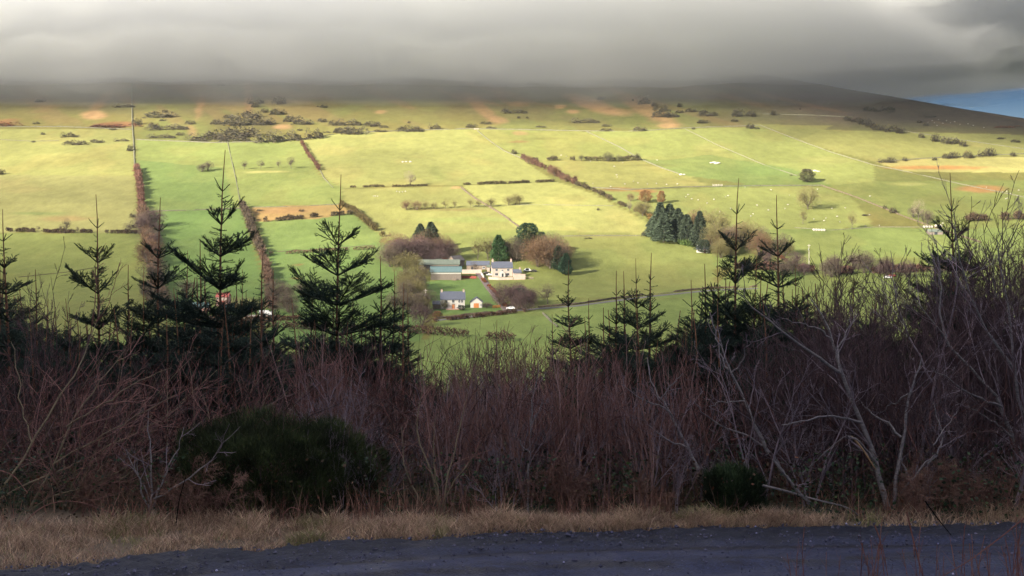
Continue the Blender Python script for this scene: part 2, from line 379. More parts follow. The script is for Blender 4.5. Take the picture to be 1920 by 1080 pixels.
# bank
bx = np.arange(-1150, 1300, 13.0); by = np.concatenate([np.arange(1380, 1700, 7.0), np.arange(1700, 2700, 40.0)]); BX, BY = np.meshgrid(bx, by)
lumps = (fbm(BX / 75, BY / 55, 3, 94) - .5) * 34 + (fbm(BX / 26, BY / 22, 3, 99) - .5) * 13
under = np.clip((1535 + (fbm(BX / 150, BX * 0 + 2, 3, 93) - .5) * 50 - BY) / 112, 0, 1.4)
base = 123 + (fbm(BX / 190, BY / 260, 4, 91) - .5) * 14 + (fbm(BX / 50, BY / 60, 3, 92) - .5) * 6 + 62 * under + lumps * np.clip(under * 1.6, .12, 1) + np.maximum(BX - 330, 0) * .10
topz = 225 + 120 * np.sqrt(np.clip((BY - 1400) / 500, 0, 1)) + (fbm(BX / 120, BY / 90, 4, 95) - .5) * 60 + np.maximum(BX - 340, 0) * .10
topz = base + np.maximum(topz - base, 0) * sst(1382, 1470, BY + (fbm(BX / 60, BX * 0, 2, 98) - .5) * 30) * sst(1280, 900, BX)
bank = closed_slab(BX, BY, base, topz, topz - base > 1.5, 'cloud_bank', volmat('cloud_bank_vapour', .012, (.952, .968, 1.0)))
tag(bank, 'low grey cloud bank lying on the fell and hiding its summit', kind='stuff')

mb = base - 40 - (fbm(BX / 60, BY / 60, 3, 97) - .5) * 34; mk = sst(620, 380, BX) * sst(1400, 1480, BY)
mist = closed_slab(BX, BY, mb, mb + np.maximum(0.01, (base + 12 - mb) * mk), mk > .03, 'cloud_mist', volmat('mist_vapour', .0026, (.955, .975, 1.0)))
tag(mist, 'thin torn mist hanging below the cloud bank on the fell', kind='stuff')
# ================================================================== the fell and the valley
def Hn(x, y): return np.asarray(H(x, y))
stone = mat('field_stone', (.085, .085, .05), (.175, .165, .12), .9, .95, objvar=.1)
hedgem = mat('hedge_twigs', (.060, .050, .030), (.125, .085, .055), .5, .95, attr=True)
gorsem = mat('gorse_scrub', (.042, .040, .027), (.088, .068, .042), .35, .95, attr=True, objvar=.25)
def wpath(pts, step=2.5):
    """photo-pixel polyline -> dense ground path"""
    q = []
    for (x0, y0), (x1, y1) in zip(pts[:-1], pts[1:]):
        m = max(2, int(max(abs(x1 - x0), abs(y1 - y0)) / 14) + 1)
        for i in range(m): q.append((x0 + (x1 - x0) * i / m, y0 + (y1 - y0) * i / m))
    q.append(pts[-1]); P = np.array([pix(a, b)[:2] for a, b in q])
    s = np.concatenate([[0], np.cumsum(np.hypot(*np.diff(P, axis=0).T))]); n = max(3, int(s[-1] / step)); u = np.linspace(0, s[-1], n)
    x = np.interp(u, s, P[:, 0]); y = np.interp(u, s, P[:, 1])
    return x, y
def wall(pts, label, hgt=1.3, wid=.8, m=None, name='dry_stone_wall', gaps=0.0, seed=1, group='dry stone field walls', cat='wall'):
    x, y = wpath(pts); r = np.random.default_rng(seed)
    tx = np.gradient(x); ty = np.gradient(y); L = np.hypot(tx, ty) + 1e-6; nx, ny = -ty / L, tx / L
    hh = hgt * .5 * (.75 + .5 * fbm(np.arange(len(x)) / 2.1, x * 0 + seed, 3, seed))
    if gaps: hh = np.where(fbm(np.arange(len(x)) / 5., x * 0 + seed, 2, seed + 5) < gaps, .12, hh)
    z = Hn(x, y); prof_ = [(-.5, -1.0), (-.5, .35), (-.3, .95), (0, 1.05), (.3, .95), (.5, .35), (.5, -1.0)]
    k = len(prof_); V = np.empty((len(x), k, 3))
    for i, (a, b) in enumerate(prof_):
        j = r.uniform(-.25, .25, len(x)); jw = r.uniform(.8, 1.2, len(x))
        V[:, i, 0] = x + nx * a * wid * jw * .7; V[:, i, 1] = y + ny * a * wid * jw * .7
        V[:, i, 2] = z + (b * hh if b > 0 else b) + (j * hh if b > 0 else 0)
    o = mesh(name, V.reshape(-1, 3), [grid_faces(k, len(x))], m or stone)
    return tag(o, label, cat, group)
def blades(P, Dv, L, wd, r, cols=None):
    """leaf-like flat spikes: P (n,3) base, Dv (n,3) direction, L (n), wd (n)"""
    n = len(P); ref = r.normal(size=(n, 3)); S = np.cross(Dv, ref); S /= np.linalg.norm(S, axis=1, keepdims=True) + 1e-9
    a = P - S * wd[:, None] * .5; b = P + S * wd[:, None] * .5; c = P + Dv * L[:, None]
    V = np.stack([a, b, c], 1).reshape(-1, 3); f = np.arange(n * 3).reshape(-1, 3)
    return (V, f) if cols is None else (V, f, np.repeat(cols, 3, 0))
def hedge(pts, label, hgt=2.0, wid=2.2, seed=1, tint=(1, 1, 1), dens=1.0, lump=.5, name='hedge', group='field hedges', gaps=0.0):
    x, y = wpath(pts, .9); r = np.random.default_rng(seed); n = int(len(x) * 26 * dens)
    i = r.integers(0, len(x), n); cl = fbm(i / 6., i * 0. + seed, 3, seed) ** 1
    hs = hgt * np.clip(1 - lump + 2 * lump * cl, .15, 2)
    keep = cl > gaps; i = i[keep]; hs = hs[keep]; n = len(i)
    a = r.normal(0, 1, n); u = r.random(n) ** .7
    tx = np.gradient(x)[i]; ty = np.gradient(y)[i]; L = np.hypot(tx, ty) + 1e-6
    off = a * wid * .27 * (1.25 - .7 * u); X = x[i] - ty / L * off + r.normal(0, .4, n); Yy = y[i] + tx / L * off + r.normal(0, .4, n)
    Z = Hn(X, Yy) + hs * u * .9 - .1
    D = np.stack([r.normal(0, .6, n), r.normal(0, .6, n), np.abs(r.normal(.5, .5, n))], 1); D /= np.linalg.norm(D, axis=1, keepdims=True)
    c = np.asarray(tint)[None] * r.uniform(.6, 1.5, (n, 1)) * np.array([1, 1, 1])[None]
    V, f, cc = blades(np.stack([X, Yy, Z], 1), D, hs * r.uniform(.25, .5, n) + .25, r.uniform(.25, .6, n), r, c)
    o = mesh(name, V, [f], hedgem, col=cc)
    return tag(o, label, 'hedge', group)
WALLS = [
 ([(247, 128), (247, 180), (248, 235), (250, 262), (253, 322)], 'tall pale stone wall running straight up the fell on the left', 1.5, 1.6, 0),
 ([(-60, 242), (0, 238), (120, 238), (247, 243)], 'top wall of the bright field left of the straight uphill wall', 1.4, .9, 0),
 ([(-30, 262), (0, 262), (60, 265), (110, 264)], 'low broken wall across the bright field at the left edge', .8, .8, .35),
 ([(255, 262), (330, 265), (400, 268), (480, 266), (560, 262), (640, 250), (760, 245), (880, 242)], 'long curving intake wall under the gorse, top of the middle fields', 1.5, 1.0, 0),
 ([(880, 242), (960, 243), (1100, 246), (1200, 246), (1290, 240), (1380, 237), (1425, 235)], 'intake wall along the foot of the tan grass slope', 1.4, .9, 0),
 ([(895, 245), (915, 262), (945, 283), (985, 300)], 'wall descending from the intake wall to the top of the thorn hedge', 1.2, .9, .2),
 ([(1100, 247), (1160, 275), (1200, 298), (1240, 315), (1282, 329)], 'diagonal wall right of the olive pasture, ending at a hedge bush', 1.3, 1.0, 0),
 ([(1285, 242), (1345, 272), (1430, 308), (1495, 330)], 'faint diagonal wall through the green pasture beside the white boulders', .9, .7, .3),
 ([(1425, 235), (1500, 264), (1560, 286), (1600, 298), (1640, 310), (1700, 322), (1800, 345), (1960, 378)], 'long pale wall slanting down across the right hand fields', 1.0, .8, .25),
 ([(1640, 304), (1720, 298), (1790, 294), (1960, 287)], 'wall above the straw coloured strip at the right', 1.1, .9, .1),
 ([(1430, 214), (1520, 216), (1600, 220)], 'short high wall where the cloud shadow meets the fell', 1.1, .9, .15),
 ([(1110, 352), (1180, 356), (1280, 351), (1400, 349), (1540, 348)], 'level wall below the sheep pasture, right of the thorn hedge', 1.3, .9, 0),
 ([(1540, 348), (1600, 368), (1650, 388), (1700, 408), (1755, 428), (1840, 455)], 'brown topped wall slanting from the round bush to the sheep pens', 1.4, 1.3, 0),
 ([(1490, 427), (1560, 432), (1640, 426), (1740, 426)], 'wall behind the cream bales at the foot of the sheep pasture', .7, .7, .4),
 ([(268, 397), (340, 395), (450, 391)], 'wall between the two green fields left of the stream hedge', 1.2, .9, .1),
 ([(455, 389), (540, 388), (640, 383)], 'wall along the top of the rusty rush pasture', .9, .8, .3),
 ([(426, 265), (434, 300), (442, 335), (450, 378)], 'tumbled pale wall down the middle of the green field', .9, .8, .42),
 ([(568, 268), (590, 300), (608, 335), (625, 352)], 'broken pale wall dropping down to the gorse hedge', 1.0, .9, .3),
 ([(865, 352), (890, 372), (918, 388), (945, 405), (975, 427)], 'turf bank cutting between the two yellow fields', 1.5, 2.0, 0),
 ([(885, 386), (1000, 384), (1150, 386)], 'very low wall line across the brightest yellow field', .6, .6, .4),
 ([(1050, 443), (1130, 442), (1210, 442)], 'low wall between the farm pasture and the yellow field', .8, .8, .35),
 ([(520, 472), (600, 468), (700, 460)], 'low bank above the dark green paddock left of the farm', .6, .8, .3),
 ([(820, 598), (870, 592), (930, 586), (985, 580)], 'brown stone roadside wall below the white house', 1.8, 1.6, 0),
 ([(1010, 577), (1080, 571), (1140, 562), (1220, 552), (1330, 541), (1420, 538)], 'brown roadside wall running right from the farm lane', 1.7, 1.5, 0),
 ([(1018, 588), (1030, 600), (1046, 614)], 'short wall stub below the road near the lone bare tree', 1.4, 1.2, 0),
 ([(1690, 245), (1800, 262), (1960, 285)], 'thin wall along the field top under the dark right hand slope', .9, .8, .2),
 ([(35, 520), (130, 510), (190, 500)], 'thin fence bank across the big left field', .6, .5, .2),
]
for i, (p, lab, h_, w_, gp) in enumerate(WALLS):
    mm = stone
    if 'brown' in lab or 'bank' in lab: mm = mat('mossy_wall', (.055, .048, .034), (.16, .115, .075), .8, .95)
    wall(p, lab, h_, w_, mm, gaps=max(gp, .22), seed=i + 3)
HEDGES = [
 ([(256, 318), (262, 350), (266, 395)], 'dense red brown hedge of bare thorn below the straight wall', 4.6, 5.5, (1.5, 1.0, 1.15), 2.2, .5, 0),
 ([(266, 395), (272, 430), (282, 470), (292, 520), (300, 570)], 'wide grey brown strip of bare trees beside the big left field', 5.5, 9, (1.6, 1.35, 1.4), 2.4, .55, 0),
 ([(12, 434), (120, 437), (180, 437), (256, 438)], 'low dark hedge across the left field', 2.4, 2.6, (.7, .6, .7), 1.4, .35, .3),
 ([(453, 386), (462, 405), (475, 440), (490, 475)], 'dark gorse and thorn hedge following the stream', 4.0, 6.5, (.85, .85, .9), 2.0, .55, 0),
 ([(490, 475), (500, 505), (505, 545), (510, 580)], 'lower stream hedge above the machinery yard', 4.0, 5.5, (1.2, 1.0, 1.1), 2.0, .55, 0),
 ([(470, 414), (500, 416)], 'short dark thorn spur off the stream hedge', 3.0, 3, (.7, .7, .7), 1.4, .3, 0),
 ([(515, 415), (560, 411), (600, 406)], 'dark thorn row under the rusty pasture', 2.6, 3, (.65, .65, .65), 1.8, .4, .2),
 ([(622, 405), (665, 402)], 'dark thorn clump right of the rusty pasture', 2.8, 3, (.65, .7, .65), 1.6, .4, .2),
 ([(640, 385), (660, 396), (680, 412), (700, 430), (718, 444)], 'gorse hedge with yellow flowers dropping to the farm trees', 3.2, 5.0, (1.0, 1.05, .6), 2.0, .5, .15),
 ([(565, 268), (578, 292), (590, 306), (598, 320)], 'scattered thorns along the broken wall above the green field', 3, 3, (1.2, .8, .8), .9, .6, .42),
 ([(640, 352), (700, 351), (760, 350), (800, 349)], 'thin low hedge, left part of the line under the lone ash', 1.5, 1.5, (.8, .8, .7), 1.1, .4, .3),
 ([(870, 347), (960, 344), (1038, 341)], 'thicker low hedge leading to the thorn hedge corner', 1.9, 2.0, (.8, .85, .7), 1.6, .3, .15),
 ([(980, 298), (1000, 308), (1030, 322), (1055, 336), (1080, 346)], 'tall uneven thorn hedge slanting down the middle of the hillside', 4.2, 4.5, (1.1, .8, .85), 1.7, .6, .25),
 ([(1080, 347), (1120, 362), (1160, 383), (1195, 398)], 'low dark hedge below the thorn hedge corner', 2.6, 3, (.75, .8, .65), 1.6, .4, .15),
 ([(1000, 302), (1060, 301), (1130, 302), (1200, 301)], 'gappy thorn row with rounded bushes across the olive pasture', 3.2, 3, (.8, .85, .75), 1.2, .8, .46),
 ([(1200, 398), (1225, 415), (1250, 430)], 'golden brown hedge running down to the dark spruces', 3.5, 4.5, (1.5, 1.3, .7), 1.6, .4, .2),
 ([(505, 478), (580, 474), (660, 470), (712, 466)], 'thin hedge of bare saplings above the dark paddock', 2.0, 3, (1.1, .9, .9), .7, .5, .3),
 ([(1250, 452), (1290, 462), (1330, 470)], 'rounded garden hedge at the foot of the spruce group', 2.6, 4, (.7, 1.5, .6), 2.0, .3, 0),
 ([(1380, 505), (1480, 508), (1600, 514), (1760, 508), (1990, 506)], 'long purple brown roadside hedge behind the right hand birches', 3.6, 5, (1.35, 1.0, 1.2), 2.0, .55, 0),
 ([(1800, 415), (1860, 413), (1960, 410)], 'dark wood edge at the far right above the green meadow', 4.5, 8, (.8, .7, .7), 2.0, .4, 0),
 ([(815, 603), (880, 597), (960, 588), (1010, 582)], 'scrubby verge hedge on the near side of the farm road', 1.6, 3, (1.0, .75, .8), 1.4, .4, 0),
 ([(905, 525), (925, 545), (948, 575)], 'rust coloured beech hedge beside the farm lane', 1.1, 1.2, (1.7, .9, .7), 1.6, .3, 0),
 ([(1440, 470), (1475, 492), (1500, 505)], 'red brown garden hedge seen behind the twin spruces', 2.0, 2, (1.3, .8, .7), 1.4, .4, 0),
 ([(300, 590), (380, 600), (470, 602), (560, 600)], 'brown hedge in front of the machinery yard', 2.0, 4, (1.1, .8, .8), 1.4, .4, 0),
 ([(350, 610), (600, 618), (780, 625), (960, 640), (1100, 650)], 'low dark hedge along the valley bottom', 3.0, 5, (.9, .7, .8), .8, .6, .45),
]
for i, (p, lab, h_, w_, tn, dn, lu, gp) in enumerate(HEDGES):
    hedge(p, lab, h_, w_ * .7, 30 + i, tn, dn, max(lu, .7), gaps=max(gp, .42 if h_ < 4.5 else .36))

# ---- scrub on the fell: four bush shapes, copied
def scrub_proto(seed, red=False):
    r = np.random.default_rng(seed); n = 900
    c = r.uniform(-.42, .42, (9, 2)) * np.array([1, .8]); s = r.uniform(.10, .26, 9); i = r.integers(0, 9, n)
    th = r.uniform(0, 2 * np.pi, n); ph = np.arccos(r.uniform(0, 1, n)); rr = s[i] * r.uniform(.75, 1.05, n)
    d = np.stack([np.sin(ph) * np.cos(th), np.sin(ph) * np.sin(th), np.cos(ph)], 1)
    P = np.stack([c[i, 0] + d[:, 0] * rr, c[i, 1] + d[:, 1] * rr, d[:, 2] * rr * 3.2 * (.7 + .6 * s[i] / .26)], 1)
    D = d + r.normal(0, .5, (n, 3)); D /= np.linalg.norm(D, axis=1, keepdims=True)
    cc = r.uniform(.6, 1.6, (n, 1)) * (np.array([[1.7, .75, .65]]) if red else np.array([[1, 1, 1]]))
    yl = r.random(n) < .05; cc = np.broadcast_to(cc, (n, 3)).copy(); cc[yl] = cc[yl] * np.array([2.2, 1.8, .6])
    V, f, c3 = blades(P, D, r.uniform(.05, .13, n), r.uniform(.035, .08, n), r, cc)
    return V, f, c3
SCR = []
for k in range(5):
    V, f, c3 = scrub_proto(200 + k, k == 4)
    o = mesh('gorse_bush', V, [f], gorsem, col=c3); SCR.append(o)
BUSH = {
 'on the fell left of the straight wall': [(75,189,20,6),(233,198,32,7),(68,230,10,5),(15,232,36,10,4),(215,235,70,7,4),(212,242,14,4)],
 'in the field left of the straight wall': [(82,250,8,5),(128,252,20,10),(143,255,14,5),(144,267,42,9),(187,264,27,7),(228,262,22,6),(245,277,14,13),(63,265,7,4),(4,320,12,16)],
 'on the fell just right of the straight wall': [(258,228,17,12),(312,214,60,13),(310,208,10,6),(315,238,62,11),(292,234,20,10),(303,255,42,8),(338,251,16,6),(358,229,18,8),(306,225,14,4)],
 'in the great gorse patch': [(432,218,20,7),(412,229,34,9),(450,226,60,20),(478,214,38,14),(500,226,50,16),(395,256,70,12),(420,252,66,18),(455,247,60,20),(438,260,50,10),(500,256,34,22),(540,254,40,20),(480,189,24,11),(480,197,17,9),(525,188,24,14),(527,209,30,12),(497,207,14,8),(512,212,12,6),(550,223,36,12),(575,228,40,11),(605,225,16,8),(590,250,26,20),(635,245,20,9),(610,199,15,6),(596,199,4,3),(563,243,10,4),(382,262,40,6),(612,247,12,4)],
 'above the big yellow field': [(655,229,36,12),(628,230,20,10),(665,245,50,15),(648,243,30,10),(700,232,30,10),(720,237,14,5),(770,241,44,11),(790,243,18,8),(815,237,18,11),(767,229,6,4),(718,245,26,5),(885,236,22,7),(912,230,20,6),(925,239,20,5)],
 'high under the cloud': [(900,155,22,7),(1005,156,26,7),(1037,153,18,6),(1128,184,16,6),(950,163,4,3),(1187,187,4,4),(415,160,12,3)],
 'on the tan grass slope': [(965,208,38,9),(950,206,14,6),(1097,226,44,9),(1138,235,18,5),(1138,243,22,6),(973,220,7,4),(1018,237,20,4),(1205,241,26,9),(989,220,5,4),(1415,225,0,0)],
 'in the thorn band beyond the tan slope': [(1207,188,20,14),(1240,202,28,14),(1250,212,40,14),(1262,216,20,8),(1275,209,16,6),(1228,196,12,8),(1275,197,10,8),(1300,206,22,8),(1330,213,36,9),(1318,208,14,7),(1320,228,24,7),(1380,225,14,6)],
 'beside the right intake wall': [(1300,240,6,5),(1408,236,16,10),(1420,240,8,4),(1385,212,24,14),(1412,212,18,13),(1451,211,12,11),(1500,204,4,3)],
 'in the thorn row at the shadow edge': [(1592,221,14,10),(1606,224,20,10),(1622,228,24,12),(1634,233,20,12),(1652,238,24,12),(1672,240,26,14),(1690,245,20,11)],
 'on the dark slope below the ridge': [(1632,204,24,8),(1665,203,22,8),(1648,207,14,5),(1672,209,14,4),(1725,228,10,5),(1738,233,10,6),(1745,218,20,4),(1908,264,18,6),(1878,259,16,4),(1890,237,40,4,4)],
 'along the wall at the right': [(1730,252,11,13),(1756,258,18,16),(1775,260,18,19),(1790,262,16,16),(1807,267,14,15),(1655,301,16,8),(1672,300,18,11),(1697,298,9,8),(1752,297,8,7),(1778,292,16,10),(1790,291,22,12),(1819,289,18,14),(1843,287,18,12),(1858,285,20,15),(1900,287,10,12)],
 'alone in the middle pastures': [(966,284,11,9),(1205,384,10,7),(1122,392,6,5),(1103,446,12,4),(480,422,0,0),(488,394,14,4),(566,394,10,5),(1660,388,8,8),(1678,393,14,13),(1623,403,12,4),(1212,438,14,8),(1483,328,5,3),(255,420,16,14),(250,403,10,8)],
}
ordn = ['first','second','third','fourth','fifth','sixth','seventh','eighth','ninth','tenth','eleventh','twelfth','thirteenth','fourteenth','fifteenth','sixteenth','seventeenth','eighteenth','nineteenth','twentieth','twenty-first','twenty-second','twenty-third','twenty-fourth','twenty-fifth','twenty-sixth','twenty-seventh','twenty-eighth']
used0 = set()
k = 0
for where, lst in BUSH.items():
    lst = sorted([b for b in lst if b[2] > 0])
    for j, b in enumerate(lst):
        px, py, w_, h_ = b[:4]; pt = b[4] if len(b) > 4 else k % 4
        x, y, z = pix(px, py + h_ * .45)
        o = SCR[pt]
        if pt in used0: o = o.copy(); C.objects.link(o)
        used0.add(pt)
        m_ = y / F; wd = w_ * m_ * 1.15; hh = min(max(h_ * m_ * .9, 1.2), wd * .5 + 1.0)
        hx = (H(x + 3, y) - H(x - 3, y)) / 6; hy = (H(x, y + 3) - H(x, y - 3)) / 6
        dep = max(wd * .35, h_ * m_ / max(abs(float(hy)), .12) * .42)
        o.location = (x, y, z - .15); o.rotation_euler = (math.atan(hy), -math.atan(hx), 0); o.scale = (wd, min(dep, wd * 1.3), hh / .8)
        sz = 'small' if w_ < 13 else ('broad' if w_ > 34 else 'dark')
        colr = 'rusty clump' if pt == 4 else sz + ' gorse clump'
        tag(o, '%s, %s from left %s' % (colr, ordn[j], where), 'bush', 'clumps of scrub ' + where)
        k += 1

# ---- trees of the valley: prototypes 1 unit tall, copied and scaled
barkf = mat('far_bark', (.07, .055, .045), (.13, .11, .09), 3, .9)
twigf = mat('far_twigs', (.085, .066, .050), (.150, .115, .085), .25, .95, attr=True, objvar=.18)
leaff = mat('far_evergreen', (.034, .050, .032), (.068, .088, .052), .3, .9, attr=True, objvar=.15)
def poly(r, p, d, L, k, wig, up):
    P = np.empty((k, 3)); P[0] = p; d = np.array(d, float); s = L / (k - 1)
    for i in range(1, k):
        d = d + r.normal(0, wig, 3); d[2] += up; d /= math.sqrt(d @ d) + 1e-9; P[i] = P[i - 1] + d * s
    return P
def child_dir(r, d, ang):
    a = r.normal(size=3); a -= d * (a @ d); a /= np.linalg.norm(a) + 1e-9
    return d * math.cos(ang) + a * math.sin(ang)
def grow(r, stems, spec):
    """stems: list of (P, r0, r1). spec per level: n, t0, t1, ang, len, wig, up, k, rfac. returns [stems, lvl1, lvl2...]"""
    out = [stems]; cur = stems
    for sp in spec:
        nxt = []
        for P, r0, r1 in cur:
            kk = len(P); L = np.linalg.norm(np.diff(P, axis=0), axis=1).sum(); n = sp['n'] if isinstance(sp['n'], int) else max(1, int(sp['n'] * L + r.random()))
            for _ in range(n):
                t = r.uniform(sp['t0'], sp['t1']); f_ = t * (kk - 1); i = min(int(f_), kk - 2); fr = f_ - i
                p = P[i] * (1 - fr) + P[i + 1] * fr; d = P[i + 1] - P[i]; d /= np.linalg.norm(d) + 1e-9
                rr = (r0 + (r1 - r0) * t) * sp.get('rf', .6); l = L * sp['len'] * (1.15 - .6 * t) * r.uniform(.7, 1.25)
                nd = child_dir(r, d, sp['ang'] * r.uniform(.7, 1.3)); nxt.append((poly(r, p, nd, l, sp['k'], sp['wig'], sp['up']), max(rr, sp.get('rmin', .001)), max(rr * .35, sp.get('rmin', .001) * .6)))
        out.append(nxt); cur = nxt
    return out
def branch_mesh(levels, sides=4):
    parts = []
    by = {}
    for P, r0, r1 in levels: by.setdefault(len(P), []).append((P, r0, r1))
    for kk, L in by.items():
        PP = np.array([a[0] for a in L]); R = np.array([np.linspace(a[1], a[2], kk) for a in L]); parts.append(tubes(PP, R, sides))
    return join(parts)
def far_tree(seed, kind):
    r = np.random.default_rng(seed); e = empty({'bare': 'bare_tree', 'round': 'bare_tree', 'spruce': 'spruce_tree', 'cypress': 'cypress_tree', 'ever': 'evergreen_tree'}[kind])
    if kind in ('bare', 'round'):
        k0 = 1 if kind == 'bare' else 3
        st = [(poly(r, (r.normal(0, .02), r.normal(0, .02), -.05), (r.normal(0, .18 if k0 > 1 else .05), r.normal(0, .18 if k0 > 1 else .05), 1), .6, 5, .10, .05), .022, .010) for _ in range(k0)]
        lv = grow(r, st, [dict(n=9 if k0 == 1 else 5, t0=.3, t1=1, ang=.8, len=.62, wig=.16, up=.10, k=5, rf=.7, rmin=.004), dict(n=8, t0=.25, t1=1, ang=.75, len=.55, wig=.2, up=.06, k=4, rmin=.0022), dict(n=5, t0=.2, t1=1, ang=.7, len=.55, wig=.2, up=.03, k=3, rmin=.0015)])
        V, f = branch_mesh(lv[0] + lv[1]); mesh('trunk', V, f, barkf, e)
        V1, f1 = branch_mesh(lv[2] + lv[3], 3)
        ends = np.array([P[-1] for P, _, _ in lv[3]]); dirs = np.array([P[-1] - P[0] for P, _, _ in lv[3]]); dirs /= np.linalg.norm(dirs, axis=1, keepdims=True) + 1e-9
        n = 2200 if kind == 'bare' else 5200
        i = r.integers(0, len(ends), n); cz, rz_, rx_ = (.62, .40, .36) if kind == 'bare' else (.50, .52, .50)
        g_ = r.normal(size=(n, 3)); g_ /= np.linalg.norm(g_, axis=1, keepdims=True); th_ = np.arctan2(g_[:, 1], g_[:, 0])
        rad = r.random(n) ** .38 * (.70 + .45 * vnoise(th_ * 1.2 + 9, g_[:, 2] * 2.2 + 4, seed)); B = g_ * rad[:, None] * np.array([rx_, rx_, rz_]) + [0, 0, cz]
        B[:, 2] = np.maximum(B[:, 2], .04); lim = r.random(n) < (.45 if kind == 'bare' else .25); B[lim] = ends[i[lim]]
        D = g_ + r.normal(0, .45, (n, 3)) + [0, 0, .45]; D /= np.linalg.norm(D, axis=1, keepdims=True)
        V2, f2 = blades(B, D, r.uniform(.035, .085, n), r.uniform(.004, .010, n), r)
        V, f = join([(V1, f1), (V2, [f2])]); c = np.ones((len(V), 3)); mesh('crown', V, f, twigf, e, col=c)
    else:
        P = poly(r, (0, 0, -.05), (0, 0, 1), 1.0, 6, .015, .05); V, f = tubes(P[None], np.linspace(.022, .003, 6)[None], 6); mesh('trunk', V, [f], barkf, e)
        n = 5200; z = r.uniform(.06, 1, n); th = r.uniform(0, 2 * np.pi, n)
        if kind == 'spruce': R = .36 * (1 - z) ** .75 * (.60 + .6 * vnoise(th * 2.2, z * 13, seed)) + .012
        elif kind == 'cypress': R = .40 * np.clip(1.02 - z, 0, 1) ** .62 * sst(-.1, .25, z) * (.62 + .6 * vnoise(th * 1.6, z * 8, seed))
        else:
            z = r.uniform(.10, 1, n); R = .42 * np.sin(np.clip((z - .02), 0, 1) * np.pi) ** .5 * (.42 + 1.0 * vnoise(th * 1.4, z * 5.5, seed))
        u = r.random(n) ** .35; P = np.stack([np.cos(th) * R * u, np.sin(th) * R * u, z], 1)
        D = np.stack([np.cos(th), np.sin(th), np.full(n, -.25 if kind == 'spruce' else .45)], 1) + r.normal(0, .45, (n, 3)); D /= np.linalg.norm(D, axis=1, keepdims=True)
        V, f, c = blades(P, D, r.uniform(.03, .07, n), r.uniform(.014, .034, n), r, r.uniform(.55, 1.5, (n, 1)) * np.ones((1, 3)))
        mesh('crown', V, [f], leaff, e, col=c)
    return e
FT = {'bare': [far_tree(301 + i, 'bare') for i in range(3)], 'round': [far_tree(311 + i, 'round') for i in range(3)], 'spruce': [far_tree(321, 'spruce'), far_tree(322, 'spruce')], 'cypress': [far_tree(331, 'cypress')], 'ever': [far_tree(341, 'ever'), far_tree(342, 'ever')]}
ft_used = set()
def tint_crown(e, key, c1, c2):
    for ch in e.children:
        if ch.name.startswith('crown'):
            m = mat('crown_' + key, c1, c2, .25, .95, attr=True, objvar=.12)
            ch.data = ch.data.copy(); ch.data.materials[0] = m
TINTED = {}
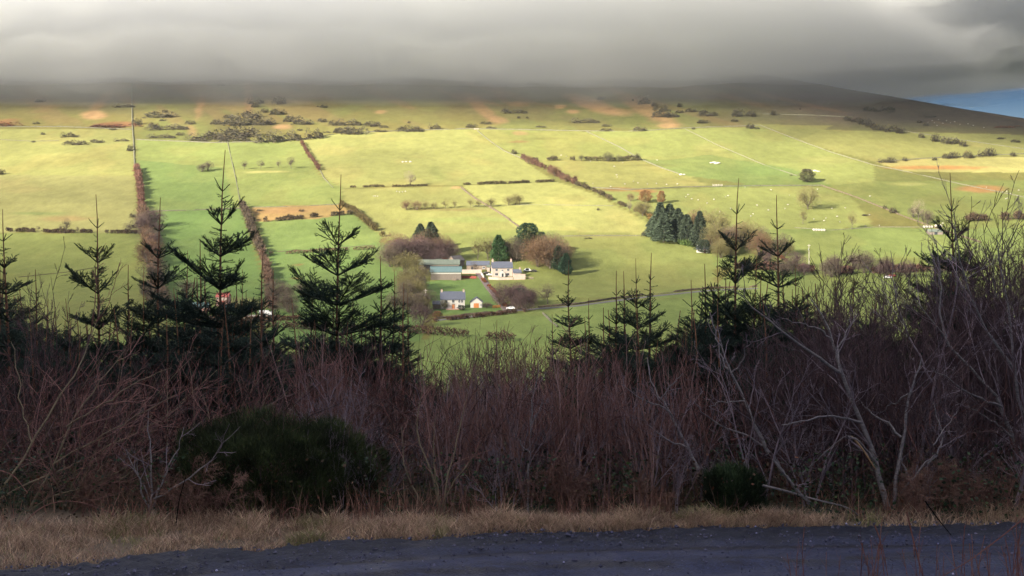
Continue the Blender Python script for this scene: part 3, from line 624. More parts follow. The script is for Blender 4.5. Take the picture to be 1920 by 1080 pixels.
TREES = [  # px, base py, height px, width factor, kind, tint, label, group
 (767, 350, 33, 1.05, 'bare', 'pale', 'lone pale ash standing on the hedge above the yellow field', None),
 (1515, 392, 40, 1.25, 'round', 'gold', 'large round bare oak alone in the sheep pasture', None),
 (1513, 342, 24, 1.5, 'ever', 'olive', 'squat olive bush tree at the wall corner above the oak', None),
 (1506, 420, 32, .9, 'bare', 'gold', 'slim bare tree just below the large round oak', None),
 (1598, 430, 38, .8, 'bare', 'gold', 'narrow pale bare tree by the wall right of the cream bales', None),
 (1722, 415, 46, .9, 'bare', 'pale', 'faint tall bare tree left of the sheep pens', None),
 (1712, 408, 20, 1.1, 'round', None, 'low dark bush tree left of the faint tall tree', None),
 (1738, 420, 26, 1.1, 'round', None, 'low grey bush tree right of the faint tall tree', None),
 (378, 322, 14, 1.6, 'round', None, 'left bush of the pair on the green slope', None), (390, 320, 17, 1.3, 'round', None, 'right taller bush of the pair on the green slope', None),
 (459, 318, 18, 1.2, 'bare', None, 'first thorn of the row of four on the green slope', None), (488, 316, 18, 1.3, 'bare', None, 'second thorn of the row of four on the green slope', None), (523, 315, 17, .9, 'bare', None, 'third and thinnest thorn of the row of four', None), (546, 316, 24, 1.1, 'bare', None, 'tallest thorn at the right end of the row of four', None),
 (71, 433, 11, 1.1, 'bare', None, 'little thorn growing out of the dark hedge at left', None), (125, 437, 31, 1.0, 'bare', None, 'tall bare ash in the dark hedge at left', None), (113, 436, 17, .7, 'bare', None, 'slim sapling left of the hedge ash', None), (145, 437, 15, .8, 'bare', None, 'small sapling right of the hedge ash', None), (238, 436, 20, 1.3, 'bare', None, 'bare thorn where the dark hedge meets the wooded strip', None),
 (763, 394, 18, 1.5, 'round', 'rust', 'rusty thorn at the left end of the orchard row', None), (782, 394, 17, 1.2, 'round', 'rust', 'second rusty thorn in the orchard row', None), (797, 393, 16, 1.3, 'round', 'gold', 'third thorn in the orchard row', None), (814, 392, 13, 1.2, 'round', 'gold', 'smallest thorn in the orchard row', None), (836, 391, 20, 1.1, 'bare', 'gold', 'upright bare tree in the middle of the orchard row', None), (852, 390, 17, 1.1, 'bare', 'gold', 'bare tree right of the middle of the orchard row', None), (882, 389, 20, 1.2, 'bare', 'gold', 'bare tree left of the turf bank', None), (898, 389, 19, 1.2, 'bare', 'gold', 'bare tree standing beside the turf bank', None), (920, 388, 16, 1.4, 'round', 'gold', 'rounded thorn just right of the turf bank', None),
 (953, 385, 18, 1.3, 'round', 'gold', 'left thorn of the clipped group in the yellow field', None), (966, 384, 20, 1.1, 'round', 'gold', 'middle thorn of the clipped group in the yellow field', None), (974, 384, 17, 1.1, 'round', 'gold', 'right thorn of the clipped group in the yellow field', None),
 (1140, 303, 17, 1.5, 'round', 'olive', 'tallest rounded thorn in the gappy row', None), (1160, 303, 12, 1.4, 'round', 'olive', 'lower thorn right of the tallest in the gappy row', None), (1090, 302, 11, 1.2, 'round', 'olive', 'small thorn in the left half of the gappy row', None), (1038, 300, 9, 1.8, 'round', 'olive', 'low thorn at the left end of the gappy row', None), (1195, 301, 14, 1.0, 'round', 'olive', 'thorn where the gappy row meets the diagonal wall', None),
 (1040, 331, 19, 1.5, 'round', 'rust', 'big thorn half way down the slanting hedge', None), (1062, 341, 13, 1.5, 'round', 'rust', 'thorn at the corner of the slanting hedge', None), (992, 307, 15, 1.3, 'round', 'rust', 'thorn at the top of the slanting hedge', None),
 (1210, 380, 22, 1.4, 'ever', 'rust2', 'orange leaved tree right of the slanting hedge foot', None), (1240, 381, 22, .9, 'ever', 'rust2', 'narrow orange leaved tree above the spruces', None), (1183, 377, 14, 1.2, 'round', 'rust', 'small rusty thorn left of the orange tree', None), (1180, 395, 20, .9, 'bare', 'pale', 'pale wispy tree above the golden bush', None), (1205, 405, 28, 1.5, 'round', 'gold', 'golden willow bush left of the spruces', None),
 (1238, 448, 62, .9, 'spruce', None, 'left spruce at the front of the dark group', 'dark spruces right of the yellow field'), (1256, 446, 58, .95, 'spruce', None, 'second spruce in the dark group', 'dark spruces right of the yellow field'), (1272, 450, 54, .95, 'spruce', None, 'third spruce in the dark group', 'dark spruces right of the yellow field'), (1245, 455, 50, 1.1, 'spruce', None, 'low front spruce in the dark group', 'dark spruces right of the yellow field'), (1288, 455, 48, 1.0, 'spruce', None, 'fourth spruce in the dark group', 'dark spruces right of the yellow field'), (1312, 462, 60, .75, 'spruce', None, 'narrow spruce at the right end of the dark group', 'dark spruces right of the yellow field'), (1224, 444, 34, 1.2, 'spruce', None, 'short spruce at the left end of the dark group', 'dark spruces right of the yellow field'),
 (1305, 440, 45, 1.2, 'round', 'rust', 'russet bare tree rising behind the dark spruces', None), (1345, 445, 50, 1.2, 'round', 'gold', 'golden bare tree left of the twin foreground spruces', None), (1340, 468, 46, 1.2, 'round', 'gold', 'bushy bare tree below the golden tree', None), (1372, 470, 42, 1.2, 'round', None, 'grey bare tree behind the left twin spruce', None), (1405, 468, 52, 1.3, 'round', 'gold', 'broad bare tree between the twin spruces', None), (1425, 480, 44, 1.2, 'round', 'rust', 'russet bare tree between the twin spruces', None), (1320, 475, 24, 1.6, 'ever', None, 'dark laurel at the edge of the cottage garden', None),
 (788, 470, 46, .95, 'spruce', None, 'left and shorter of the two dark firs behind the barns', None), (808, 478, 56, .95, 'spruce', None, 'taller of the two dark firs behind the barns', None),
 (745, 480, 40, 1.7, 'round', 'rust', 'wide russet tree at the left of the farm wood', None), (732, 500, 44, 1.3, 'round', None, 'bare tree at the left front of the farm wood', None), (770, 497, 50, 1.5, 'round', 'plum', 'plum coloured bare tree in the farm wood', None), (790, 490, 44, 1.3, 'round', 'plum', 'bare tree under the two dark firs', None), (832, 488, 44, 1.2, 'round', 'rust', 'bare tree right of the two dark firs', None), (845, 490, 32, 1.2, 'round', None, 'small bare tree at the right edge of the farm wood', None), (760, 520, 44, 1.4, 'round', 'gold', 'olive bare tree left of the green barn', None), (775, 545, 46, 1.4, 'round', 'gold', 'bushy willow left of the paddock', None), (765, 560, 40, 1.3, 'round', 'gold', 'willow above the telegraph pole', None), (800, 580, 34, 1.3, 'round', None, 'bare tree left of the white house', None), (770, 590, 38, 1.4, 'round', None, 'bare tree near the bottom of the paddock', None), (790, 612, 40, 1.3, 'round', 'plum', 'bare tree at the bend of the farm road', None), (740, 590, 40, 1.3, 'round', None, 'bare tree behind the foreground leaders', None),
 (832, 580, 17, 1.1, 'round', 'olive', 'leafy shrub tree against the white house', None), (820, 596, 12, 2.0, 'ever', 'rust2', 'low red brown shrub beside the road wall', None), (866, 582, 9, 2.0, 'ever', None, 'dark clipped shrub between house and garage', None), (913, 578, 11, 2.0, 'round', 'plum', 'bare shrub right of the garage', None),
 (812, 490, 9, 2.2, 'ever', 'rust2', 'round rust red shrub behind the barn roof', None), (833, 492, 8, 2.6, 'ever', 'red', 'bright red shrub behind the barn roof', None),
 (895, 487, 44, 1.0, 'bare', 'gold', 'thin bare tree in the open behind the outbuildings', None), (916, 487, 50, 1.1, 'bare', 'gold', 'taller bare tree left of the cypress', None), (889, 512, 24, .9, 'bare', None, 'small bare tree in the farmyard by the white wall', None),
 (935, 492, 50, .95, 'cypress', 'cyp', 'bright green cypress behind the farmhouse', None), (962, 488, 42, 1.1, 'round', None, 'grey bare tree between cypress and pine', None), (970, 490, 34, 1.0, 'round', None, 'bare tree above the farmhouse roof', None), (990, 480, 58, 1.0, 'ever', 'pine', 'tall dark broad evergreen behind the farmhouse', None), (1016, 458, 22, 1.0, 'ever', 'pine', 'small evergreen crown right of the tall one', None), (1008, 500, 50, 1.4, 'round', 'rust', 'russet bare tree behind the garden', None), (1030, 503, 56, 1.5, 'round', 'rust', 'largest russet bare tree right of the farmhouse', None), (1045, 506, 48, 1.2, 'round', None, 'bare tree behind the paired hollies', None), (1047, 508, 46, .85, 'cypress', 'pine', 'taller pointed dark holly right of the farmhouse', None), (1061, 516, 40, .95, 'cypress', 'pine', 'lower rounded dark holly nearest the pasture', None),
 (940, 573, 40, 1.2, 'round', 'plum', 'purple bare tree beside the farm lane', None), (962, 577, 44, 1.2, 'round', 'plum', 'purple bare tree at the lane end', None), (975, 572, 30, 1.3, 'ever', 'pine', 'dark ivy covered tree in the lane copse', None), (985, 584, 40, 1.3, 'round', 'plum', 'plum brown tree at the road edge of the copse', None), (1026, 570, 42, 1.3, 'bare', None, 'lone rounded bare oak right of the lane copse', None),
 (520, 566, 40, 1.2, 'round', None, 'bare tree right of the machinery yard', None), (540, 585, 36, 1.3, 'round', None, 'bare tree below the machinery yard', None), (350, 560, 34, 1.3, 'round', None, 'bare tree left of the red barn', None),
 (1440, 505, 36, 1.3, 'round', 'plum', 'purple bare tree on the lane behind the right birches', None), (1560, 520, 34, 1.3, 'round', None, 'grey bare tree on the road behind the right birches', None), (1620, 512, 40, 1.3, 'round', None, 'round bare tree left of the white car', None), (1700, 520, 30, 1.4, 'round', 'plum', 'bare tree right of the white car', None),
 (280, 500, 50, 1.2, 'round', 'rust', 'bare tree in the wooded strip, upper', None), (290, 540, 50, 1.3, 'round', None, 'bare tree in the wooded strip, middle', None), (300, 585, 46, 1.3, 'round', None, 'bare tree in the wooded strip, lowest', None), (268, 440, 36, 1.0, 'round', 'plum', 'purple thorn in the wooded strip beside the hedge end', None),
]
TINTS = {'pale': ((.20, .17, .11), (.30, .26, .17)), 'gold': ((.13, .115, .05), (.21, .18, .075)), 'rust': ((.13, .075, .045), (.19, .12, .07)), 'plum': ((.085, .055, .055), (.14, .09, .085)),
         'olive': ((.075, .072, .035), (.125, .115, .06)), 'rust2': ((.19, .10, .045), (.27, .155, .07)), 'red': ((.28, .07, .04), (.36, .12, .06)), 'cyp': ((.035, .085, .03), (.07, .13, .045)), 'pine': ((.02, .05, .028), (.04, .075, .038))}
_q = np.random.default_rng(515)
for cx_, cy_, rx2, ry2, nn, hs_, tn_, lb_ in ((782, 488, 55, 12, 16, 38, ('rust', None, 'plum'), 'bare tree crowded in the farm wood behind the barns'), (775, 545, 24, 45, 14, 34, ('gold', None), 'bushy bare tree on the slope left of the paddock'), (1020, 490, 36, 12, 8, 44, ('rust', None), 'bare tree in the shelter belt right of the farmhouse'), (965, 572, 34, 11, 9, 30, ('plum', None), 'purple bare tree in the copse at the lane end'), (955, 485, 30, 6, 5, 30, (None,), 'bare tree behind the farmhouse roof'), (1400, 468, 75, 16, 18, 34, ('gold', 'rust', None), 'bare tree in the cottage wood behind the twin spruces'), (285, 500, 16, 80, 14, 30, (None, 'plum'), 'bare tree in the wooded strip beside the big left field'), (530, 570, 40, 22, 8, 26, (None,), 'bare tree around the machinery yard'), (1620, 512, 160, 8, 16, 26, ('plum', None), 'bare roadside tree behind the right hand birches')):
    for _ in range(nn):
        TREES.append((cx_ + _q.uniform(-rx2, rx2), cy_ + _q.uniform(-ry2, ry2), hs_ * _q.uniform(.7, 1.15), _q.uniform(1.0, 1.5), 'round', tn_[int(_q.integers(0, len(tn_)))], lb_, lb_.replace('bare tree', 'trees').replace('tree', 'tree')))
kk = 0
for px, py, hp, wf, kind, tint, lab, grp in TREES:
    x, y, z = pix(px, py); i = kk % len(FT[kind]); kk += 1
    key = (kind, i, tint)
    if key not in TINTED:
        src = FT[kind][i]
        if (kind, i) in ft_used or tint: e = copy_tree(src)
        else: e = src
        if e is src: ft_used.add((kind, i))
        if tint: tint_crown(e, tint, *TINTS[tint])
        TINTED[key] = e
    else: e = copy_tree(TINTED[key])
    s = hp * y / F * {'bare': .95, 'round': 1.12, 'spruce': 1.1, 'cypress': 1.02, 'ever': 1.05}[kind]; e.location = (x, y, z); e.rotation_euler = (0, 0, (kk * 2.399) % 6.28)
    base_w = {'bare': 1.0, 'round': .92, 'spruce': 1.25, 'cypress': 1.1, 'ever': 1.0}[kind]
    e.scale = (s * wf * base_w, s * wf * base_w, s); tag(e, lab, 'tree', grp)
for kind in FT:
    for i, e in enumerate(FT[kind]):
        if (kind, i) not in ft_used:
            for ch in list(e.children): bpy.data.objects.remove(ch)
            bpy.data.objects.remove(e)
# ---- buildings
render_w = mat('white_render', (.46, .44, .41), (.56, .54, .50), .8, .9)
render_p = mat('cream_render', (.44, .345, .295), (.54, .43, .37), .8, .9)
slate = mat('slate_roof', (.075, .085, .115), (.12, .13, .165), 2.5, .6, spec=.3)
greensh = mat('green_sheeting', (.085, .15, .15), (.13, .20, .20), .7, .55, stretch=(6, .4, 1))
tinsh = mat('weathered_sheeting', (.10, .125, .10), (.16, .18, .145), .5, .7, stretch=(4, .4, 1))
rubble = mat('rubble_stone', (.16, .12, .10), (.30, .24, .19), 1.6, .95)
boards = mat('weathered_boards', (.15, .125, .105), (.25, .21, .18), 1.2, .9, stretch=(7, 1, .3))
glassd = mat('dark_glass', (.03, .035, .045), (.05, .055, .07), 2, .15, spec=.6)
frame_w = mat('white_frame', (.55, .55, .54), None, 2, .5)
orange = mat('orange_timber', (.42, .15, .05), (.50, .20, .07), 3, .6, stretch=(1, 1, .3))
redp = mat('red_paint', (.30, .07, .06), (.38, .11, .09), 2, .8)
pink = mat('pink_brick', (.36, .20, .17), (.48, .30, .26), 3, .9)
wheelm = mat('tyre_rubber', (.02, .02, .02), None, 5, .9)
def gable(name, w, d, wh, rh, wm, rm, parent, over=.35, thick=.22, z0=-1.5, x0=0, y0=0):
    """walls with gable ends (ridge along x), front face at y0"""
    V = np.array([(-w/2, 0, z0), (w/2, 0, z0), (w/2, d, z0), (-w/2, d, z0), (-w/2, 0, wh), (w/2, 0, wh), (w/2, d, wh), (-w/2, d, wh), (-w/2, d/2, wh + rh), (w/2, d/2, wh + rh)], float) + [x0, y0, 0]
    mesh('wall', V, [np.array([(0, 1, 5, 4), (2, 3, 7, 6), (1, 2, 6, 5), (3, 0, 4, 7)]), np.array([(5, 6, 9), (7, 4, 8)])], wm, parent)
    sl_ = rh / (d / 2); parts = []
    for s in (0, 1):
        ye = -over if s == 0 else d + over; zb = wh - over * sl_
        q = [(-w/2 - over, ye, zb), (w/2 + over, ye, zb), (w/2 + over, d/2, wh + rh), (-w/2 - over, d/2, wh + rh)]
        Vb = np.array(q + [(a, b, c + thick) for a, b, c in q], float) + [x0, y0, .012]
        parts.append((Vb, np.array([(0, 1, 2, 3), (4, 7, 6, 5), (0, 4, 5, 1), (1, 5, 6, 2), (2, 6, 7, 3), (3, 7, 4, 0)])))
    V, f = join(parts); return mesh('roof', V, f, rm, parent)
def window(parent, x, z, w=1.1, h=1.3, y=0.0, sill=True):
    w *= 1.25; t = .12; P = [box(x - w/2 - t, x + w/2 + t, y - .07, y - .004, z - t, z), box(x - w/2 - t, x + w/2 + t, y - .07, y - .004, z + h, z + h + t), box(x - w/2 - t, x - w/2, y - .07, y - .004, z, z + h), box(x + w/2, x + w/2 + t, y - .07, y - .004, z, z + h), box(x - .04, x + .04, y - .065, y - .03, z, z + h)]
    V, f = join(P); fr = mesh('window', V, f, frame_w, parent); V, f = box(x - w/2, x + w/2, y - .028, y - .008, z, z + h); mesh('pane', V, [f], glassd, fr)
    if sill: V, f = box(x - w/2 - .25, x + w/2 + .25, y - .2, y - .075, z - t - .12, z - t - .002); mesh('sill', V, [f], frame_w, fr)
def chimney(roof, x, y, z, m, w=.9, h=1.5):
    V, f = join([box(x - w/2, x + w/2, y - .4, y + .4, z - 1.0, z + h), box(x - w/2 - .1, x + w/2 + .1, y - .5, y + .5, z + h, z + h + .15)]); c = mesh('chimney', V, f, m, roof)
    V, f = tubes(np.array([[(x - .18, y, z + h + .15), (x - .18, y, z + h + .55)], [(x + .18, y, z + h + .15), (x + .18, y, z + h + .55)]]), np.full((2, 2), .12), 8); mesh('chimney_pot', V, [f], pink, c)
def site(name, px, py, rz=0.0):
    x, y, z = pix(px, py); e = empty(name, (x, y, z), rz); return e, y / F
def part(name, bx, m, parent):
    V, f = join(bx if isinstance(bx, list) else [bx]); return mesh(name, V, f, m, parent)
# farmhouse
e, s = site('farmhouse', 942, 519, .10); w = 38 * s
rf = gable('f', w, 7.2, 5.3, 3.2, render_p, slate, e); tag(e, 'two storey cream farmhouse with slate roof and two chimneys', 'house')
chimney(rf, -w/2 + .5, 3.6, 8.4, render_p); chimney(rf, w/2 - .5, 3.6, 8.4, render_p)
for xx in (-3.4, 0, 3.4): window(e, xx, 3.4, 1.0 if xx else .8, 1.25 if xx else .8)
for xx in (-3.4, 3.2): window(e, xx, .8, 1.3, 1.35)
pv = np.array([(-1.5, -1.3, -1), (1.5, -1.3, -1), (1.5, -.01, -1), (-1.5, -.01, -1), (-1.5, -1.3, 2.2), (1.5, -1.3, 2.2), (1.5, -.01, 2.2), (-1.5, -.01, 2.2), (0, -1.3, 3.3), (0, -.01, 3.3)])
po = mesh('porch', pv, [np.array([(0, 1, 5, 4), (1, 2, 6, 5), (3, 0, 4, 7), (4, 8, 9, 7), (8, 5, 6, 9)]), np.array([(4, 5, 8), (6, 7, 9)])], render_w, e)
part('door', box(-.5, .5, -1.36, -1.302, 0, 2.0), glassd, po)
part('doorstep', box(-1, 1, -2.0, -1.37, -.5, .12), rubble, e)
# annex
e2, s2 = site('annex', 970, 520, .10); gable('a', 14.5 * s2, 5.5, 2.7, 1.7, render_p, slate, e2); window(e2, -.2, .7, 2.1, 1.3); tag(e2, 'low single storey wing with slate roof beside the cream farmhouse', 'house wing')
chimney([c for c in e2.children if c.name.startswith('roof')][0], 14.5 * s2 / 2 - .5, 2.7, 4.3, render_p, .8, 1.0)
def plainwall(pts, label, hgt, m, th=.3, name='garden_wall', cat='wall', cope=None):
    P = [pix(*p) for p in pts]; e = empty(name, P[0]); parts = []; cps = []
    for (xa, ya, za), (xb, yb, zb) in zip(P[:-1], P[1:]):
        L = math.hypot(xb - xa, yb - ya); tx, ty = (xb - xa) / L, (yb - ya) / L; nx, ny = -ty * th / 2, tx * th / 2
        for lst, w_, a, b in ((parts, 1, -1.2, hgt), (cps, 1.35, hgt + .003, hgt + .16)):
            c = [(xa - nx * w_, ya - ny * w_), (xb - nx * w_, yb - ny * w_), (xb + nx * w_, yb + ny * w_), (xa + nx * w_, ya + ny * w_)]; zz_ = [za, zb, zb, za]
            V = np.array([(c[i][0] - P[0][0], c[i][1] - P[0][1], zz_[i] - P[0][2] + a) for i in range(4)] + [(c[i][0] - P[0][0], c[i][1] - P[0][1], zz_[i] - P[0][2] + b) for i in range(4)])
            lst.append((V, box(0, 1, 0, 1, 0, 1)[1]))
    V, f = join(parts); mesh('masonry', V, f, m, e); V, f = join(cps); mesh('coping', V, f, cope or m, e)
    return tag(e, label, cat)
plainwall([(916, 524), (935, 525), (962, 524.5)], 'long cream garden wall in front of the farmhouse', 1.5, render_p, cope=tinsh)
plainwall([(963, 524.5), (985, 524)], 'taller cream wall stepping up at the annex', 3.0, render_p)
plainwall([(902, 515), (905, 519), (907, 523)], 'short white gate wall at the head of the farm lane', 1.4, render_w)
plainwall([(866, 513), (880, 513), (903, 513)], 'white topped yard wall between barn and farmhouse', 2.2, render_p, cope=render_w)
# barns
e, s = site('green_barn', 836, 525, .03); w = 57 * s
V = None; gable('b', w, 14, 4.6, 2.6, boards, greensh, e, over=.5); tag(e, 'large barn with blue green sheet roof and weathered board wall', 'barn')
part('eaves_cladding', box(-w/2 + .05, w/2 - .05, -.09, -.004, 3.5, 4.35), render_w, e); part('ridge_cap', box(-w/2 - .6, w/2 + .6, 6.6, 7.4, 7.42, 7.60), mat('ridge_dark', (.07, .11, .13)), e)
part('buttress', box(w/2 - 5, w/2 - 2.6, -1.4, -.01, -1.4, .9), rubble, e)
e, s = site('long_shed', 823, 507, .03); w = 76 * s
gable('b', w, 12, 3.6, 2.4, boards, tinsh, e, over=.5); tag(e, 'long older shed with dull grey green roof behind the green barn', 'barn'); part('shed_door', box(-w/2 + 3, -w/2 + 7, -.08, -.004, -.8, 3.2), glassd, e); part('roof_vent', box(-2, 2, 5.5, 6.5, 6.05, 6.5), tinsh, e)
e, s = site('stone_outbuilding', 862, 500, .95)
gable('b', 9.5, 6, 3.8, 2.6, rubble, mat('old_slate', (.11, .10, .10), (.17, .15, .14), 1.5), e); tag(e, 'stone outbuilding with its brown gable turned to the yard', 'outbuilding'); part('hatch', box(-.7, .7, -.07, -.004, .3, 1.8), glassd, e)
e, s = site('slate_byre', 896, 506, -.02); w = 42 * s
gable('b', w, 5.5, 2.9, 2.1, rubble, slate, e); tag(e, 'long low stone byre with slate roof behind the yard wall', 'outbuilding'); part('byre_door', box(-4, -2.8, -.07, -.004, -.4, 2.0), glassd, e); window(e, 3.5, .9, 1.0, .9)
e, s = site('yard_shed', 920, 509, .05); gable('b', 4.2, 4, 2.6, 1.0, render_p, tinsh, e); tag(e, 'small lean shed between byre and farmhouse', 'shed'); part('shed_door', box(-.6, .6, -.07, -.004, -.3, 2.0), glassd, e)
# white house and garage
e, s = site('white_house', 849, 579, .06); w = 45 * s
rf = gable('h', w, 7, 4.7, 3.4, render_w, slate, e); tag(e, 'white two storey house with slate roof and orange front door', 'house')
for xx in (-w/2 + .5, w/2 - .5): chimney(rf, xx, 3.5, 7.9, render_p, .8, 1.0)
for xx, ww in ((.2, .9), (3.2, .7), (4.5, .7)): window(e, xx, 3.05, ww, 1.25)
window(e, 3.2, .6, .9, 1.4); window(e, -3.3, .6, 1.0, 1.3); window(e, -3.3, 3.05, 1.0, 1.2)
dr = part('door', box(-.25, .75, -.09, -.006, 0, 2.0), orange, e); part('door_surround', [box(-.55, -.26, -.14, -.006, 0, 2.5), box(.76, 1.05, -.14, -.006, 0, 2.5), box(-.26, .76, -.14, -.006, 2.01, 2.5)], rubble, e)
part('terrace', box(-3.2, 5.2, -3.2, -.15, -1.3, .1), pink, e)
ln = part('lean_to', box(-w/2 - 4, -w/2 - .01, 1, 5, -1.5, 2.1), rubble, e); part('lean_to_roof', [(np.array([(-w/2 - 4.2, .7, 2.0), (-w/2 - .02, .7, 2.0), (-w/2 - .02, 5.2, 3.5), (-w/2 - 4.2, 5.2, 3.5), (-w/2 - 4.2, .7, 2.2), (-w/2 - .02, .7, 2.2), (-w/2 - .02, 5.2, 3.7), (-w/2 - 4.2, 5.2, 3.7)]), box(0, 1, 0, 1, 0, 1)[1])], slate, e)
e, s = site('garage', 893, 577, 0); w = 22 * s
V = np.array([(-w/2, 0, -1.5), (w/2, 0, -1.5), (w/2, 7, -1.5), (-w/2, 7, -1.5), (-w/2, 0, 2.7), (w/2, 0, 2.7), (w/2, 7, 2.7), (-w/2, 7, 2.7), (0, 0, 4.9), (0, 7, 4.9)])
mesh('wall', V, [np.array([(0, 1, 5, 4), (1, 2, 6, 5), (2, 3, 7, 6), (3, 0, 4, 7)]), np.array([(4, 5, 8), (6, 7, 9)])], render_w, e)
P = []
for sx in (-1, 1):
    q = [(sx * (w/2 + .4), -.3, 2.45), (0, -.3, 4.92), (0, 7.3, 4.92), (sx * (w/2 + .4), 7.3, 2.45)]; P.append((np.array(q + [(a, b, c + .2) for a, b, c in q]) + [0, 0, .01], box(0, 1, 0, 1, 0, 1)[1]))
V, f = join(P); mesh('roof', V, f, slate, e); part('door', [box(-1.25, 1.25, -.1, -.006, -.1, 2.2)], orange, e); window(e, 2.4, 1.0, .5, .7)
tag(e, 'small white gabled garage with orange double door', 'garage')
# left farm
e, s = site('red_barn', 416, 574, 0); w = 22 * s
gable('b', w, 7, 4.6, 1.6, pink, redp, e); tag(e, 'small pink brick barn with red roof seen through the foreground spruces', 'barn'); part('doorway', box(-1.2, 1.4, -.07, -.004, -.5, 2.6), redp, e); part('upper_band', box(-w/2 + .02, w/2 - .02, -.06, -.004, 3.0, 4.4), render_p, e)
e, s = site('low_green_shed', 424, 585, 0); gable('b', 20 * s, 8, 1.6, 1.4, boards, greensh, e); tag(e, 'low shed with pale green roof in front of the red barn', 'shed'); part('doorway', box(-1, 1, -.07, -.004, -.3, 1.4), glassd, e)
e, s = site('roadside_shed', 372, 585, .05); gable('b', 34 * s, 8, 2.2, 2.0, pink, greensh, e); tag(e, 'wide shed with green roof half hidden left of the red barn', 'shed'); part('doorway', box(-1, 1, -.07, -.004, -.3, 1.8), glassd, e)
e, s = site('hay_store', 1755, 440, 0); gable('b', 9, 6, 2.0, 1.4, boards, tinsh, e); tag(e, 'small grey store beside the sheep pens', 'shed'); part('doorway', box(-1, 1, -.07, -.004, -.3, 1.6), glassd, e)
e, s = site('cottage', 1318, 474, -.2); rf = gable('b', 8, 5, 2.4, 1.8, render_w, slate, e); chimney(rf, -3.4, 2.5, 4.0, render_w, .7, .8); window(e, -2, .6, .8, 1.0); part('door', box(.8, 1.7, -.07, -.004, -.2, 1.9), redp, e); tag(e, 'white cottage almost hidden under the dark spruce group', 'house')
# vehicles
def car(px, py, m, label, rz=0.0, L=4.3, Wd=1.75, Hh=1.45, cat='car', name='parked_car'):
    e, s = site(name, px, py, rz)
    pr = [(-L/2, .35), (-L/2, .85), (-L/2 + .9, .95), (-L/2 + 1.5, Hh), (L/2 - 1.0, Hh), (L/2 - .2, .95), (L/2, .8), (L/2, .35)]
    n = len(pr); V = np.array([(a, -Wd/2, b) for a, b in pr] + [(a, Wd/2, b) for a, b in pr]); j = np.arange(n); jn = (j + 1) % n
    side = [np.array([(0, 1, 2, 7), (2, 3, 4, 5), (2, 5, 6, 7)]), np.array([(9 - 1, 15, 10, 9), (10, 13, 12, 11), (10, 15, 14, 13)])]
    body = mesh('body', V, [np.stack([j, j + n, jn + n, jn], 1)] + side, m, e)
    V, f = join([box(-L/2 + 1.55, L/2 - 1.15, -Wd/2 - .012, -Wd/2 - .004, .98, Hh - .1)]); mesh('side_window', V, f, glassd, e)
    for sx in (-1, 1):
        for sy in (-1, 1):
            V, f = tubes(np.array([[(sx * L * .31, sy * (Wd/2 - .2), .32), (sx * L * .31, sy * (Wd/2 + .01), .32)]]), np.full((1, 2), .32), 12); mesh('wheel', V, [f, np.array([[i, (i + 1) % 12 , 0] for i in range(1, 11)]), np.array([[12 + i, 12 + (i + 1) % 12, 12] for i in range(1, 11)])], wheelm, e)
    return tag(e, label, cat)
wp = mat('white_paint', (.75, .75, .76), None, 2, .25, spec=.5); bp = mat('navy_paint', (.03, .045, .16), (.05, .07, .25), 2, .3, spec=.5); dp = mat('dark_paint', (.06, .055, .05), None, 2, .3, spec=.5)
car(988, 509, wp, 'white van parked on the grass right of the farmhouse', 0, 4.8, 1.9, 1.9, 'van', 'parked_van')
car(1000, 510, dp, 'dark car beside the white van behind the hollies', .1)
car(912, 514, dp, 'dark car in the yard by the farm lane', .3); car(919, 517, wp, 'white car tucked beside the farmhouse wall', .2)
car(958, 580, wp, 'white car parked at the foot of the farm lane', -.2); car(1665, 522, wp, 'white car on the road behind the right hand birches', .1, 4.6); car(1672, 519, redp, 'red car beyond the white car behind the birches', .1)
def trailer(px, py, L, Hh, m, label, rz=0):
    e, s = site('box_trailer', px, py, rz); part('body', box(-L/2, L/2, -1.1, 1.1, .7, Hh), m, e); part('chassis', [box(-L/2 + .2, L/2 - .2, -.9, .9, .45, .69), box(L/2 - .2, L/2 + 1.4, -.08, .08, .5, .62)], dp, e)
    for sx in (-.5, .5):
        V, f = tubes(np.array([[(sx, -1.15, .4), (sx, 1.15, .4)]]), np.full((1, 2), .4), 12); mesh('wheel', V, [f, np.array([[i, i + 1, 0] for i in range(1, 11)])], wheelm, e)
    tag(e, label, 'trailer')
trailer(495, 591, 4.4, 2.3, wp, 'longer white box trailer parked below the stream hedge'); trailer(506, 593, 1.8, 2.3, wp, 'short white box trailer at the right of the longer one')
def baler(px, py, label, rz):
    e, s = site('farm_machine', px, py, rz)
    part('body', [box(-1.6, 1.4, -.9, .9, .9, 1.7), box(.3, 1.4, -.8, .8, 1.7, 2.4)], bp, e); part('bonnet', box(-2.9, -1.61, -.5, .5, .9, 1.5), bp, e); part('drawbar', box(1.41, 3.0, -.1, .1, .5, .7), dp, e)
    for sx, rr in ((-2.2, .45), (.6, .85)):
        for sy in (-1.0, 1.0):
            V, f = tubes(np.array([[(sx, sy - .15, rr), (sx, sy + .15, rr)]]), np.full((1, 2), rr), 14); mesh('wheel', V, [f, np.array([[i, i + 1, 0] for i in range(1, 13)]), np.array([[14 + i, 15 + i, 14] for i in range(1, 13)])], wheelm, e)
    tag(e, label, 'farm machine', 'blue farm machines in the yard')
baler(460, 584, 'blue farm machine at the left of the yard row', .3); baler(468, 583, 'blue farm machine in the middle of the yard row', -.2); baler(476, 584, 'blue farm machine at the right of the yard row', .15)
